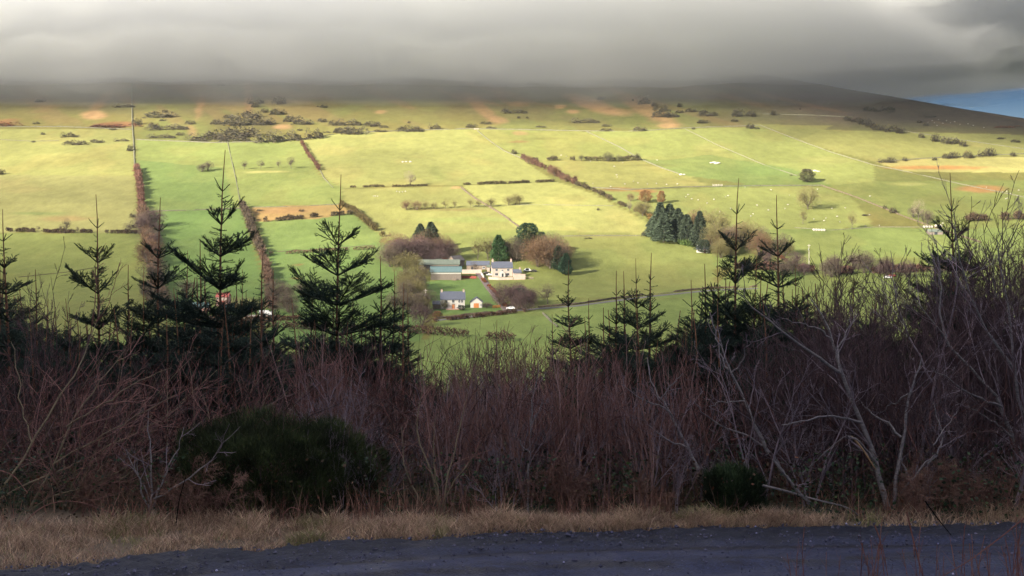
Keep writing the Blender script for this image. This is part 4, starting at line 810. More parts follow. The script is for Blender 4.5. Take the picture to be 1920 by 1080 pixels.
# rounded stones and bales
def lump(name, r, seed, sx, sy, sz):
    rr = np.random.default_rng(seed); nu, nv = 12, 8; u = np.linspace(0, 2 * np.pi, nu, endpoint=False); v = np.linspace(.08, np.pi - .08, nv); U, Vv = np.meshgrid(u, v)
    q = 1 + .35 * (vnoise(np.cos(U) * 1.5 + 5, np.sin(U) * 1.5 + Vv * 1.5, seed) - .5); V = np.stack([np.cos(U) * np.sin(Vv) * sx * q, np.sin(U) * np.sin(Vv) * sy * q, np.cos(Vv) * sz * q + sz * .4], -1).reshape(-1, 3)
    i = np.arange(nu); f = np.concatenate([np.stack([a * nu + i, (a + 1) * nu + i, (a + 1) * nu + (i + 1) % nu, a * nu + (i + 1) % nu], 1) for a in range(nv - 1)]); return V, f
pale = mat('pale_limestone', (.38, .34, .29), (.54, .50, .45), 1.5, .9)
def stones(px, py, items, label, name='boulder_heap'):
    e, s = site(name, px, py)
    for i, (dx, dy, a, b, c) in enumerate(items):
        V, f = lump('stone', 1, 40 + i + int(px), a, b, c); V = V + [dx, dy, 0]; V[:, 2] += float(H(e.location.x + dx, e.location.y + dy)) - e.location.z; mesh('stone', V, [f], pale, e, smooth=True)
    tag(e, label, 'boulders')
stones(1340, 306, [(-2.5, 0, 2, 2.5, .7), (0, .5, 2.6, 3, .9), (3, 0, 2.2, 2.4, .7), (1, -3, 2, 1.6, .5)], 'patch of bright white boulders in the shaded green pasture')
stones(1524, 321, [(-4, 1, 1.8, 2, .8), (-1, 3, 1.5, 2, .6), (2, 0, 2, 1.6, .8), (4.5, -2, 1.8, 1.6, .5)], 'grey white rock outcrop between the two right pastures')
stones(762, 304, [(-3, 0, 1.2, 1, .5), (0, 1, 1.4, 1, .5), (3.5, 0, 1.3, 1, .7)], 'few pale stones in the brown hollow above the lone ash')
stones(1277, 328, [(0, 0, 1.5, 1.2, .8), (2.4, .4, 1.2, 1, .6)], 'two pale stones where the diagonal wall ends')
def bale_row(px, py, n, label):
    e, s = site('wrapped_bales', px, py)
    for i in range(n):
        V, f = tubes(np.array([[(i * 1.7 - n * .85, -.6, .75), (i * 1.7 - n * .85, .65, .75)]]), np.full((1, 2), .75), 12)
        o = mesh('bale', V, [f, np.array([[i2 + 1, i2, 0] for i2 in range(1, 11)]), np.array([[12 + i2, 13 + i2, 12] for i2 in range(1, 11)])], pale, e); o.location = (0, 0, float(H(e.location.x + i * 1.7 - n * .85, e.location.y)) - e.location.z)
    tag(e, label, 'hay bales')
bale_row(1538, 433, 5, 'row of cream wrapped bales at the foot of the sheep pasture'); bale_row(1742, 427, 4, 'row of white wrapped bales by the sheep pens'); bale_row(1762, 425, 3, 'short row of pale bales right of the sheep pens')
def gate(px, py, w, label):
    e, s = site('field_gate', px, py); r_ = [((-w/2, 0, h), (w/2, 0, h)) for h in (.3, .6, .9, 1.2)] + [((x, 0, 0), (x, 0, 1.3)) for x in (-w/2, 0, w/2)]
    V, f = tubes(np.array(r_, float), np.full((len(r_), 2), .07), 5); mesh('bars', V, [f], pale, e); V, f = tubes(np.array([[(-w/2 - .25, 0, -.3), (-w/2 - .25, 0, 1.6)], [(w/2 + .25, 0, -.3), (w/2 + .25, 0, 1.6)]]), np.full((2, 2), .14), 6); mesh('post', V, [f], pale, e); tag(e, label, 'gate')
gate(1342, 349, 4, 'left pale field gate in the level wall'); gate(1349, 349, 4, 'right pale field gate in the level wall'); gate(893, 243, 3.5, 'pale gate in the intake wall above the yellow field')
# telegraph poles
for px, py, hp, lab in ((798, 572, 30, 'pale telegraph pole left of the white house'), (1517, 508, 50, 'tall pale pole rising from the road behind the right birches')):
    e, s = site('telegraph_pole', px, py); h_ = hp * s; V, f = tubes(np.array([[(0, 0, -.5), (0, 0, h_)]]), np.array([[.22, .15]]), 8); mesh('pole', V, [f], pale, e)
    part('crossarm', box(-.9, .9, -.16, .0, h_ - .8, h_ - .6), pale, e); part('transformer', box(-.55, -.2, -.45, -.17, h_ - 3.4, h_ - 2.5), mat('grey_metal', (.35, .37, .38), None, 2, .4), e); tag(e, lab, 'pole')
# farm lane and road: draped ribbons
def ribbon(pts, wid, m, name, label, lift=.12):
    x, y = wpath(pts, 2.0); tx = np.gradient(x); ty = np.gradient(y); L = np.hypot(tx, ty); k = 7; V = []
    for j in range(k):
        a = (j / (k - 1) - .5) * wid; X_ = x - ty / L * a; Y_ = y + tx / L * a; V.append(np.stack([X_, Y_, H(X_, Y_) + lift + .10], 1))
    V = np.stack(V, 1); V[:, 0, 2] -= .5; V[:, -1, 2] -= .5
    o = mesh(name, V.reshape(-1, 3), [grid_faces(k, len(x))], m, smooth=True); tag(o, label, kind='structure')
lane = mat('lane_mud', (.10, .075, .07), (.17, .13, .12), .6, .9); tarm = mat('valley_tarmac', (.09, .085, .09), (.14, .13, .135), .5, .9)
ribbon([(897, 513), (905, 522), (915, 537), (930, 556), (945, 574), (950, 582)], 5.0, lane, 'farm_lane', 'muddy lane from the road up to the farm')
ribbon([(815, 601), (870, 596), (940, 585), (1010, 579), (1080, 574), (1140, 566), (1220, 556), (1330, 545), (1420, 541)], 4.0, tarm, 'valley_road', 'narrow valley road')
ribbon([(330, 596), (420, 594), (470, 592), (530, 594)], 5.0, mat('yard_concrete', (.26, .21, .18), (.34, .29, .25), .5), 'farmyard', 'pale concrete yard below the red barn')
# fences by the yard
def railfence(p0, p1, m, label, hgt=1.3, boards_=2):
    a = np.array(pix(*p0)); b = np.array(pix(*p1)); e = empty('rail_fence', a); L = np.linalg.norm((b - a)[:2]); n = max(3, int(L / 2)); P = []
    for i in range(n + 1):
        q = a + (b - a) * i / n; z = float(H(q[0], q[1])); P.append(((q[0] - a[0], q[1] - a[1], z - a[2] - .3), (q[0] - a[0], q[1] - a[1], z - a[2] + hgt)))
    V, f = tubes(np.array(P), np.full((n + 1, 2), .09), 5); mesh('posts', V, [f], m, e)
    rails = []
    for h_ in np.linspace(.35, hgt - .1, boards_):
        for i in range(n): rails.append((np.array(P[i][0]) + [0, -.12, .3 + h_], np.array(P[i + 1][0]) + [0, -.12, .3 + h_]))
    V, f = tubes(np.array(rails), np.full((len(rails), 2), .11), 4); mesh('rails', V, [f], m, e); tag(e, label, 'fence')
railfence((866, 522), (893, 523), redp, 'dark red board fence between barn and lane', 1.6, 6); railfence((924, 578), (938, 577), orange, 'short orange wood fence right of the garage', 1.4, 4); railfence((985, 522), (1000, 524), rubble, 'grey fence right of the cream wall', 1.3, 3)
# sheep
wool = mat('sheep_wool', (.34, .32, .27), (.46, .43, .38), 6, .95)
def sheep_mesh():
    P = []
    def ell(c, s, n=8, m_=6):
        u = np.linspace(0, 2 * np.pi, n, endpoint=False); v = np.linspace(.15, np.pi - .15, m_); U, Vv = np.meshgrid(u, v)
        V = np.stack([np.cos(Vv) * s[0] + c[0], np.cos(U) * np.sin(Vv) * s[1] + c[1], np.sin(U) * np.sin(Vv) * s[2] + c[2]], -1).reshape(-1, 3); i = np.arange(n)
        return V, np.concatenate([np.stack([a * n + i, (a + 1) * n + i, (a + 1) * n + (i + 1) % n, a * n + (i + 1) % n], 1) for a in range(m_ - 1)])
    P.append(ell((0, 0, .62), (.58, .27, .30))); P.append(ell((.60, 0, .62), (.20, .12, .14))); P.append(ell((.78, 0, .50), (.15, .08, .10)))
    for sx in (-.36, .34):
        for sy in (-.13, .13): P.append(tubes(np.array([[(sx, sy, .5), (sx - .02, sy, .25), (sx, sy, -.02)]]), np.array([[.07, .045, .04]]), 6))
    return join(P)
V, f = sheep_mesh(); sh0 = mesh('sheep', V, f, wool, smooth=True)
FL = {'white sheep grazing in the sheep pasture around the round oak': [(1290,366),(1286,370),(1297,374),(1309,376),(1326,382),(1339,375),(1361,370),(1365,368),(1397,352),(1446,357),(1480,367),(1477,385),(1472,392),(1441,395),(1412,402),(1408,406),(1533,356),(1526,412),(1545,415),(1549,410),(1570,407),(1575,417),(1631,369),(1649,424),(1623,425),(1596,412),(1630,404),(1560,392),(1585,391),(1370,392),(1350,398),(1420,386)],
 'white sheep grazing in the olive pasture beside the thorn row': [(1062,294),(1052,292),(1107,303),(1152,313),(1168,306),(1156,329),(1157,333),(1172,346),(1196,344),(1231,345),(1250,347),(1214,346),(1270,346),(1188,341),(1232,301),(1112,345),(1145,351)],
 'white sheep in a line across the yellow field left of the orchard row': [(700,369),(704,369),(708,369),(744,360),(749,361),(755,361),(760,360)],
 'tiny white sheep on the shadowed slope at upper right': [(1760,225),(1775,227),(1782,231),(1790,229),(1800,234),(1768,232),(1815,233),(1825,236),(1757,236),(1845,240),(1498,189),(1554,194),(1215,180),(1740,230),(1748,227),(1752,231)],
 'white sheep in the far right field by the orange rushes': [(1888,360),(1895,364),(1908,368),(1886,374),(1889,373),(1910,358),(1880,361),(1768,420),(1850,352)]}
first = True; j = 0
for lab, L in FL.items():
    for px, py in L:
        x, y, z = pix(px, py); o = sh0 if first else sh0.copy()
        if not first: C.objects.link(o)
        first = False; o.location = (x, y, z); o.rotation_euler = (0, 0, (j * 1.7) % 6.28); s = 1.0; o.scale = (s, s, s); j += 1
        tag(o, lab, 'sheep', 'flock: ' + lab)
# ================================================================== the near ground: track, verge, thicket, young spruces
def foot(px, D): x = (px - 960) / F * D; return x, D, float(H(x, D))
def at(px, py, D): return np.array([(px - 960) / F * D, D, EYE - (py - HZ) / F * D])
# ---- gravel track
rx = np.arange(-9, 9.01, .035); ry = np.arange(8.6, 14.6, .03); RX, RY = np.meshgrid(rx, ry)
E_ = road_edge(RX) + (fbm(RX / .5, RX * 0, 3, 101) - .5) * .30; inside = E_ - RY
u_ = RY - road_edge(RX)
rut = -.045 * (np.exp(-((u_ + 1.35) / .16) ** 2) + np.exp(-((u_ + .62) / .12) ** 2) * .7 + np.exp(-((u_ + 2.7) / .18) ** 2)) * (.5 + fbm(RX / 1.6, RY / .3, 2, 104))
rough_ = sst(.75, .2, -u_) * .7 + .35 * sst(.45, .62, fbm(RX / 1.4, RY / .16, 3, 105)) + .10
RZ = .004 + .03 * fbm(RX / 2.5, RY / .8, 3, 102) + rut + rough_ * (.030 * (fbm(RX / .09, RY / .09, 3, 103) - .5) + .032 * (vnoise(RX / .055, RY / .055, 106) - .5))
RZ = RZ - .10 * sst(.02, -.10, inside)
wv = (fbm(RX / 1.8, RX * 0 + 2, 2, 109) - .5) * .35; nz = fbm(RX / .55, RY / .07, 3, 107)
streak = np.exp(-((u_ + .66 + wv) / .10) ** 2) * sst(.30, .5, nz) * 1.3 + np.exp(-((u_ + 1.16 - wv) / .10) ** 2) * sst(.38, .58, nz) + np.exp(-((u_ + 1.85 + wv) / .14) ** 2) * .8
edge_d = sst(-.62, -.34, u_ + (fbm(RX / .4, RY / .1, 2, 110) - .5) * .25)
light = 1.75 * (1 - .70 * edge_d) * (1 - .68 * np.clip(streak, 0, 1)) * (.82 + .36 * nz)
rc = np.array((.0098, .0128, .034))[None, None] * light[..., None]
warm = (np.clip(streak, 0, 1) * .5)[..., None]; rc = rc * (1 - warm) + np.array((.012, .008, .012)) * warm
rm = bpy.data.materials.new('gravel_track'); rm.use_nodes = True
def road_mat():
    t = NT(rm.node_tree); b = rm.node_tree.nodes['Principled BSDF']; co = t.add('ShaderNodeTexCoord').outputs['Object']
    c = t.add('ShaderNodeVertexColor', layer_name='Col').outputs[0]; v = t.add('ShaderNodeTexVoronoi', {'Vector': co, 'Scale': 52.0})
    hs = t.add('ShaderNodeSeparateColor', {0: v.outputs['Color']}); k = t.rng(hs.outputs[0], 0, 1, .6, 1.45)
    c = t.mix(1.0, c, t.add('ShaderNodeCombineColor', {0: k, 1: k, 2: k}).outputs[0], 'MULTIPLY'); t.l.new(c, b.inputs['Base Color'])
    b.inputs['Specular IOR Level'].default_value = .45; t.l.new(t.rng(t.noise(co, 1.7, 4, .6), .3, .7, .42, .8), b.inputs['Roughness'])
    bp_ = t.add('ShaderNodeBump', {'Strength': .5, 'Distance': .01, 'Height': v.outputs['Distance']}); t.l.new(bp_.outputs[0], b.inputs['Normal'])
road_mat()
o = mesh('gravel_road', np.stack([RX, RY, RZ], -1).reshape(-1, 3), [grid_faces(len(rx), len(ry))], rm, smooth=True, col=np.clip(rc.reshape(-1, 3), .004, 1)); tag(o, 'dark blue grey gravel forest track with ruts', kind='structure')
# loose stones
r = np.random.default_rng(5); n = 5000; sx_ = r.uniform(-6.5, 6.5, n); off = -np.abs(r.normal(0, .55, n)) + r.uniform(-.0, .18, n); far_ = r.random(n) < .4; off[far_] = -r.uniform(0, 3.2, far_.sum()); sy_ = road_edge(sx_) + off
s = r.lognormal(-4.75, .45, n); s = np.clip(s, .004, .026); base8 = np.array([(1, 0, 0), (0, 1, 0), (-1, 0, 0), (0, -1, 0), (0, 0, .8), (0, 0, -.8)], float)
q = base8[None] * r.uniform(.6, 1.3, (n, 6, 1)); a = r.uniform(0, 6.28, n); ca, sa = np.cos(a)[:, None], np.sin(a)[:, None]
V = np.stack([q[..., 0] * ca - q[..., 1] * sa, q[..., 0] * sa + q[..., 1] * ca, q[..., 2]], -1) * s[:, None, None]; V[..., 0] += sx_[:, None]; V[..., 1] += sy_[:, None]; V[..., 2] += .018 + s[:, None] * .3
f8 = np.array([(0, 1, 4), (1, 2, 4), (2, 3, 4), (3, 0, 4), (1, 0, 5), (2, 1, 5), (3, 2, 5), (0, 3, 5)]); ff = (f8[None] + 6 * np.arange(n)[:, None, None]).reshape(-1, 3)
sc_ = np.repeat(r.choice([.7, .95, 1.2, 1.8, 4.5], n, p=[.25, .35, .28, .10, .02])[:, None] * np.array([[1, 1, 1.08]]), 6, 0)
o = mesh('gravel', V.reshape(-1, 3), [ff], mat('loose_stone', (.050, .050, .085), (.10, .095, .13), 20, .7, attr=True), col=sc_); tag(o, 'loose stones on the edge of the gravel track', kind='stuff')

# ---- verge grass, dead stalks, brambles: things nobody could count
def tuft(P, h, lean, w, r, segs=3, az=None):
    """bent blades: P (n,3) roots, heights, -> V, faces (strips)"""
    n = len(P); th = r.uniform(0, 2 * np.pi, n) if az is None else az; dv = np.stack([np.cos(th), np.sin(th)], 1); ws = r.uniform(0, 2 * np.pi, n); sv = np.stack([np.cos(ws), np.sin(ws) * .35], 1)
    rows = []
    for k in range(segs + 1):
        t = k / segs; c = P.copy(); c[:, :2] += dv * (lean * h * t ** 1.8)[:, None]; c[:, 2] += h * (t - .25 * lean * t ** 2); wk = w * (1 - t) ** .6 * .5 + .0004
        a_ = c.copy(); b_ = c.copy(); a_[:, :2] -= sv * wk[:, None]; b_[:, :2] += sv * wk[:, None]; rows += [a_, b_]
    V = np.stack(rows, 1); m = 2 * (segs + 1); i = np.arange(n)[:, None] * m; f = np.concatenate([np.stack([i[:, 0] + 2 * k, i[:, 0] + 2 * k + 1, i[:, 0] + 2 * k + 3, i[:, 0] + 2 * k + 2], 1) for k in range(segs)])
    return V.reshape(-1, 3), f, m
r = np.random.default_rng(11); n = 60000; gx_ = r.uniform(-6.3, 6.6, n); wb = np.interp(gx_, [-6, -4, -2, 0, 2.4, 3.2, 6.6], [1.75, 1.45, .85, .47, .33, .30, .40]); v_ = r.random(n) ** .8; gy_ = road_edge(gx_) + .02 + (fbm(gx_ / .5, gx_ * 0, 3, 101) - .5) * .22 + v_ * wb
den = fbm(gx_ / .33, gy_ / .22, 3, 111); keep = ((den > .36) | (r.random(n) < .30)) & ((gx_ < 2.5) | (r.random(n) < np.interp(gx_, [2.5, 3.2, 4.4, 4.8, 6.6], [1, .10, .06, .55, .6]))); gx_, gy_, den, v_ = gx_[keep], gy_[keep], den[keep], v_[keep]; n = len(gx_)
hh = (.03 + .17 * den ** 1.5) * r.uniform(.5, 1.5, n) * (.75 + .6 * v_); P = np.stack([gx_, gy_, H(gx_, gy_) - .01], 1)
V, f, m = tuft(P, hh, r.uniform(.3, 1.5, n), r.uniform(.004, .009, n), r)
pal = np.array([(1.0, .92, .72), (.80, .68, .55), (1.2, 1.08, .9), (.55, .42, .36), (.52, .62, .32)]); ci = r.choice(5, n, p=[.34, .24, .22, .14, .06]); gsp = sst(.60, .70, fbm(gx_ / .4, gy_ / .3, 2, 115)); ci = np.where(r.random(n) < gsp * .7, 4, ci)
cc = np.repeat(pal[ci] * r.uniform(.6, 1.25, (n, 1)), m, 0); strawm = mat('dead_grass', (.36, .275, .25), (.66, .52, .45), 3, .85, attr=True, trans=.25)
o = mesh('verge_grass', V, [f], strawm, col=cc); tag(o, 'dry straw coloured grass along the edge of the track', kind='stuff')
# taller reddish dead stalks at the foot of the thicket
n = 5200; gx_ = r.uniform(-7, 7, n); gy_ = 13.50 + np.abs(r.normal(0, .45, n)) + np.interp(gx_, [-6, 0, 6], [-.35, 0, .2]); ds = fbm(gx_ / .45, gy_ / .6, 2, 117); keep = ds > .42; gx_, gy_ = gx_[keep], gy_[keep]; n = len(gx_)
P = np.stack([gx_, gy_, H(gx_, gy_) - .02], 1); V, f, m = tuft(P, r.uniform(.08, .42, n), r.uniform(.0, .7, n), r.uniform(.004, .009, n), r)
pal = np.array([(1, .75, .65), (.7, .45, .40), (1.4, 1.2, 1.0), (.45, .32, .30)]); cc = np.repeat(pal[r.choice(4, n, p=[.35, .35, .1, .2])] * r.uniform(.5, 1.2, (n, 1)), m, 0)
o = mesh('dead_stalks', V, [f], mat('dead_stalk', (.24, .165, .145), (.35, .25, .215), 3, .85, attr=True), col=cc); tag(o, 'upright reddish dead stalks at the foot of the thicket', kind='stuff')
# bramble leaves and leaf litter
n = 26000; gx_ = r.uniform(-8, 8, n); gy_ = 13.55 + np.abs(r.normal(0, 1.0, n)); lz = r.random(n) ** 1.8 * .60; ds = fbm(gx_ / .55, gy_ / .5 + lz, 3, 119); keep = (ds > .50) | (r.random(n) < .22); gx_, gy_, lz, ds = gx_[keep], gy_[keep], lz[keep], ds[keep]; n = len(gx_)
P = np.stack([gx_, gy_, H(gx_, gy_) + lz], 1); D = r.normal(size=(n, 3)) * [1, 1, .5]; D /= np.linalg.norm(D, axis=1, keepdims=True); S = np.cross(D, r.normal(size=(n, 3))); S /= np.linalg.norm(S, axis=1, keepdims=True); L = r.uniform(.02, .05, n)[:, None]; V = np.stack([P, P + D * L * .5 + S * L * .38, P + D * L, P + D * L * .5 - S * L * .38], 1).reshape(-1, 3)
pal = np.array([(.45, .9, .5), (.7, 1.1, .45), (1.4, .55, .35), (.9, .5, .35), (.25, .5, .38)]); grn = ds > .5; ci = np.where(grn, r.choice([0, 1, 4], n, p=[.45, .15, .4]), r.choice([2, 3], n)); cc = np.repeat(pal[ci] * r.uniform(.4, 1.2, (n, 1)), 4, 0)
o = mesh('undergrowth', V, [np.arange(n * 4).reshape(-1, 4)], mat('bramble_leaf', (.055, .055, .045), (.09, .085, .06), 3, .6, attr=True), col=cc); tag(o, 'dark bramble leaves and dead bracken under the thicket', kind='stuff')
# tangle of fine dead twigs low in the thicket, and down the bank behind
n = 15000; gx_ = r.uniform(-9, 9, n); gy_ = 14.2 + r.random(n) ** 1.3 * 7; hz_ = r.random(n) ** 1.5 * .95; P0 = np.stack([gx_, gy_, H(gx_, gy_) + hz_], 1); D = r.normal(size=(n, 3)) + [0, 0, .9]; D /= np.linalg.norm(D, axis=1, keepdims=True); L = r.uniform(.25, .9, n)[:, None]
b_ = r.normal(0, .10, (n, 3)); PP = np.stack([P0, P0 + D * L * .5 + b_ * L, P0 + D * L], 1); R = np.stack([r.uniform(.0025, .0055, n), r.uniform(.002, .004, n), np.full(n, .0012)], 1)
V, f = tubes(PP, R, 3); cc = np.repeat(np.array([(1, 1, 1.0)]) * r.uniform(.4, 1.3, (n, 1)) * (1 + np.array([(.4, -.1, -.2)]) * (r.random((n, 1)) < .4)), 9, 0)
o = mesh('dead_twigs', V, [f], mat('tangle_twig', (.075, .048, .048), (.13, .085, .085), 6, .85, attr=True), col=cc); tag(o, 'tangle of fine dead twigs filling the foot of the thicket', kind='stuff')

# ---- leafless trees and saplings
def woody(name, stems, spec, m_trunk, m_twig, sides=5, tw_sides=3, trunk_lv=1):
    e = empty(name); lv = grow(rr_, stems, spec)
    a = [q for L in lv[:trunk_lv] for q in L]; b = [q for L in lv[trunk_lv:] for q in L]
    V, f = branch_mesh(a, sides); mesh('trunk', V, f, m_trunk, e, smooth=True); V, f = branch_mesh(b, tw_sides); mesh('twigs', V, f, m_twig, e, smooth=True)
    return e
birch = mat('birch_bark', (.10, .088, .095), (.24, .21, .215), 16, .8, stretch=(1, 1, 3.5), objvar=.12)
lilac = mat('lilac_twigs', (.165, .125, .15), (.30, .235, .27), 6, .8, objvar=.18)
redtw = mat('red_twigs', (.165, .078, .070), (.25, .128, .112), 5, .8, objvar=.22)
redst = mat('red_stems', (.20, .12, .115), (.34, .22, .215), 8, .8, objvar=.2)
olivest = mat('olive_stems', (.15, .115, .075), (.25, .20, .135), 8, .8, objvar=.15)
darktw = mat('dark_twigs', (.075, .045, .050), (.135, .085, .092), 6, .85, objvar=.15)
rr_ = np.random.default_rng(77)
def st_fan(n, L, spread, r0, lean=(0, 0), k=8, wig=.06, up=.05, base=.05):
    out = []
    for _ in range(n):
        a = rr_.uniform(0, 6.28); t = abs(rr_.normal(0, spread)); d = (math.cos(a) * math.sin(t) + lean[0], math.sin(a) * math.sin(t) * .7 + lean[1], math.cos(t)); l = L * rr_.uniform(.7, 1.05)
        out.append((poly(rr_, (math.cos(a) * base, math.sin(a) * base, -.06), d, l, k, wig, up), r0 * rr_.uniform(.7, 1.1), .0028))
    return out
S_RED = [dict(n=5.0, t0=.18, t1=.98, ang=.46, len=.36, wig=.09, up=.08, k=6, rf=.6, rmin=.0036), dict(n=6.5, t0=.15, t1=.95, ang=.48, len=.42, wig=.09, up=.06, k=4, rf=.75, rmin=.0026)]
S_LIL = [dict(n=4.0, t0=.2, t1=.97, ang=.62, len=.42, wig=.12, up=.05, k=6, rf=.65, rmin=.0046), dict(n=5.0, t0=.2, t1=.97, ang=.6, len=.42, wig=.13, up=.03, k=4, rf=.7, rmin=.0032), dict(n=4, t0=.2, t1=.95, ang=.55, len=.45, wig=.12, up=.03, k=3, rf=.7, rmin=.0022)]
PR = {'red': [woody('bare_sapling', st_fan(4, 1.75, .24, .013, wig=.07), S_RED, redst, redtw) for _ in range(7)],
      'lil': [woody('bare_sapling', st_fan(3, 1.9, .34, .019, wig=.10), S_LIL, lilac, lilac) for _ in range(5)],
      'oli': [woody('willow_sapling', st_fan(4, 2.2, .38, .014, lean=(.35, 0), wig=.05, up=-.005), S_LIL[:2], olivest, redtw) for _ in range(4)],
      'drk': [woody('bare_sapling', st_fan(3, 2.4, .16, .013, wig=.045), S_LIL[:2] + [dict(n=6, t0=.2, t1=.95, ang=.45, len=.4, wig=.1, up=.06, k=3, rf=.7, rmin=.0018)], darktw, darktw) for _ in range(4)]}
pr_used = set()
SKY_ = ([-200, 0, 120, 250, 330, 430, 560, 600, 700, 780, 850, 980, 1060, 1150, 1270, 1330, 1420, 1500, 1560, 1650, 1800, 1920, 2200], [590, 600, 630, 640, 620, 630, 635, 605, 605, 600, 615, 605, 598, 605, 612, 610, 590, 530, 480, 460, 420, 395, 395])
MARKS = [(-500, 'at the far left edge'), (70, 'below the left edge spruce'), (185, 'under the wide forked spruce'), (297, 'under the narrow left spruce'), (417, 'under the tallest spruce'), (520, 'behind the gorse bush'), (638, 'under the broad lone spruce'), (745, 'below the three leaders by the farm road'), (850, 'below the white house'), (950, 'below the farm lane'), (1068, 'under the slender leader'), (1192, 'under the knobbed spruce'), (1292, 'in the gap left of the twin spruces'), (1382, 'under the left twin spruce'), (1458, 'under the right twin spruce'), (1560, 'behind the birch fork'), (1670, 'behind the big birch trunks'), (1785, 'under the tall right spruce'), (1880, 'before the right edge birch'), (2050, 'just beyond the right edge')]
def mark(px): return min(MARKS, key=lambda m: abs(m[0] - px))[1]
_seen = {}
def lab_at(base, px, D):
    return base + ' ' + ('front row, ' if D < 15 else 'middle row, ' if D < 17 else 'back row, ' if D < 24 else 'far row, ') + mark(px)
def plant(kind, px, D, top=None, label='', group=None, cat='sapling', wf=1.0, lean=0.0):
    i = int(rr_.integers(0, len(PR[kind]))); src = PR[kind][i]
    e = copy_tree(src) if (kind, i) in pr_used else src; pr_used.add((kind, i))
    x, y, z = foot(px, D); nat = {'red': 1.95, 'lil': 2.2, 'oli': 2.0, 'drk': 2.75}[kind]
    h = EYE - (top - HZ) * D / F - z; s = h / nat; e.location = (x, y, z); e.scale = (s * wf, s * wf, s); e.rotation_euler = (0, lean, rr_.uniform(0, 6.28) if kind != 'oli' else rr_.uniform(-.5, .5))
    tag(e, lab_at(label, px, D), cat, group); return e
used_px = []
for j in range(98):      # the red brown belt in the middle
    px = rr_.uniform(545, 1345); D = 14.0 + 4.6 * rr_.random() ** 1.2; top = np.interp(px, SKY_[0], SKY_[1]) + abs(rr_.normal(0, 38)) + (90 if rr_.random() < .25 else 0) - 12
    if 300 < px < 690 and D < 15.6: D += 1.6
    plant('red', px, D, top, 'red brown sapling,', 'red brown saplings of the middle belt')
for j in range(24):
    px = rr_.uniform(-60, 560); D = 15.2 + 4.2 * rr_.random(); top = np.interp(px, SKY_[0], SKY_[1]) + abs(rr_.normal(40, 70))
    plant('drk', px, D, top, 'dark bare sapling,', 'dark saplings at the left')
for j in range(26):
    px = rr_.uniform(-80, 470); D = 14.0 + 2.8 * rr_.random(); top = rr_.uniform(610, 830)
    plant('oli', px, D, top, 'leaning olive willow sapling,', 'leaning willow saplings at the left', wf=1.15, lean=rr_.uniform(.0, .25))
for j in range(44):
    px = rr_.uniform(560, 1380); D = 13.9 + 2.0 * rr_.random(); top = rr_.uniform(650, 850)
    plant('lil', px, D, top, 'pale lilac stemmed sapling,', 'pale stemmed saplings in the middle', wf=.9)
for j in range(66):
    px = rr_.uniform(1340, 2000); D = 14.2 + 5 * rr_.random(); top = np.interp(px, SKY_[0], SKY_[1]) + abs(rr_.normal(10, 90)) - 20
    plant('drk', px, D, top, 'tall fine twigged sapling,', 'tall saplings behind the birch')
for j in range(34):
    px = rr_.uniform(1330, 2000); D = 13.9 + 3 * rr_.random(); top = rr_.uniform(620, 880)
    plant('lil', px, D, top, 'low purple grey sapling,', 'low saplings behind the birch')
for px, top, D in ((1560, 395, 17.5), (1640, 400, 17), (1690, 420, 18), (1745, 405, 17), (1800, 350, 16.5), (1845, 360, 17), (1880, 310, 16), (1925, 330, 17), (1850, 415, 16), (1600, 440, 16.5), (1530, 480, 17), (1900, 400, 18), (118, 440, 17), (75, 500, 17), (35, 560, 16)):
    plant('drk', px, D, top, 'very tall thin sapling,', 'tallest saplings', wf=.8)
for px, top in ((850, 590), (868, 600), (905, 585), (930, 580), (955, 612), (978, 620), (1010, 622), (1150, 640), (835, 640), (892, 618), (760, 620), (700, 600), (1340, 600), (560, 640)):
    plant('drk', px, 17.0 + rr_.random() * 2, top, 'slender bare whip,', 'slender whips above the belt', wf=.6)

# ---- traced leafless trees
def traced(lines, D0, seed):
    """lines: (pixel polyline, depth offset end, r0, r1)"""
    q = np.random.default_rng(seed); out = []
    for pts, dd, r0, r1 in lines:
        k = len(pts); t = np.linspace(0, 1, k); P = np.array([at(a, b, D0 + dd * tt) for (a, b), tt in zip(pts, t)]); u = np.linspace(0, 1, 12)
        P = np.stack([np.interp(u, t, P[:, c]) for c in range(3)], 1); P[1:-1] = .25 * P[:-2] + .5 * P[1:-1] + .25 * P[2:]; P[1:-1] += q.normal(0, .008, (10, 3)); out.append((P, r0, r1))
    return out
def hero(name, lines, D0, seed, spec, mt, mw, label, cat='tree', anchor=None):
    global rr_
    rr_ = np.random.default_rng(seed); st = traced(lines, D0, seed); b = st[0][0][0].copy(); b[2] = float(H(b[0], b[1]))
    st = [(P - b, a, c) for P, a, c in st]; e = woody(name, st, spec, mt, mw, sides=7); e.location = b; tag(e, label, cat); return e
S_BIR = [dict(n=3.4, t0=.22, t1=.98, ang=.62, len=.40, wig=.13, up=.045, k=7, rf=.5, rmin=.0042), dict(n=4.5, t0=.2, t1=.97, ang=.6, len=.42, wig=.13, up=.03, k=5, rf=.55, rmin=.0026), dict(n=5, t0=.2, t1=.95, ang=.5, len=.42, wig=.11, up=.03, k=4, rf=.7, rmin=.0018)]
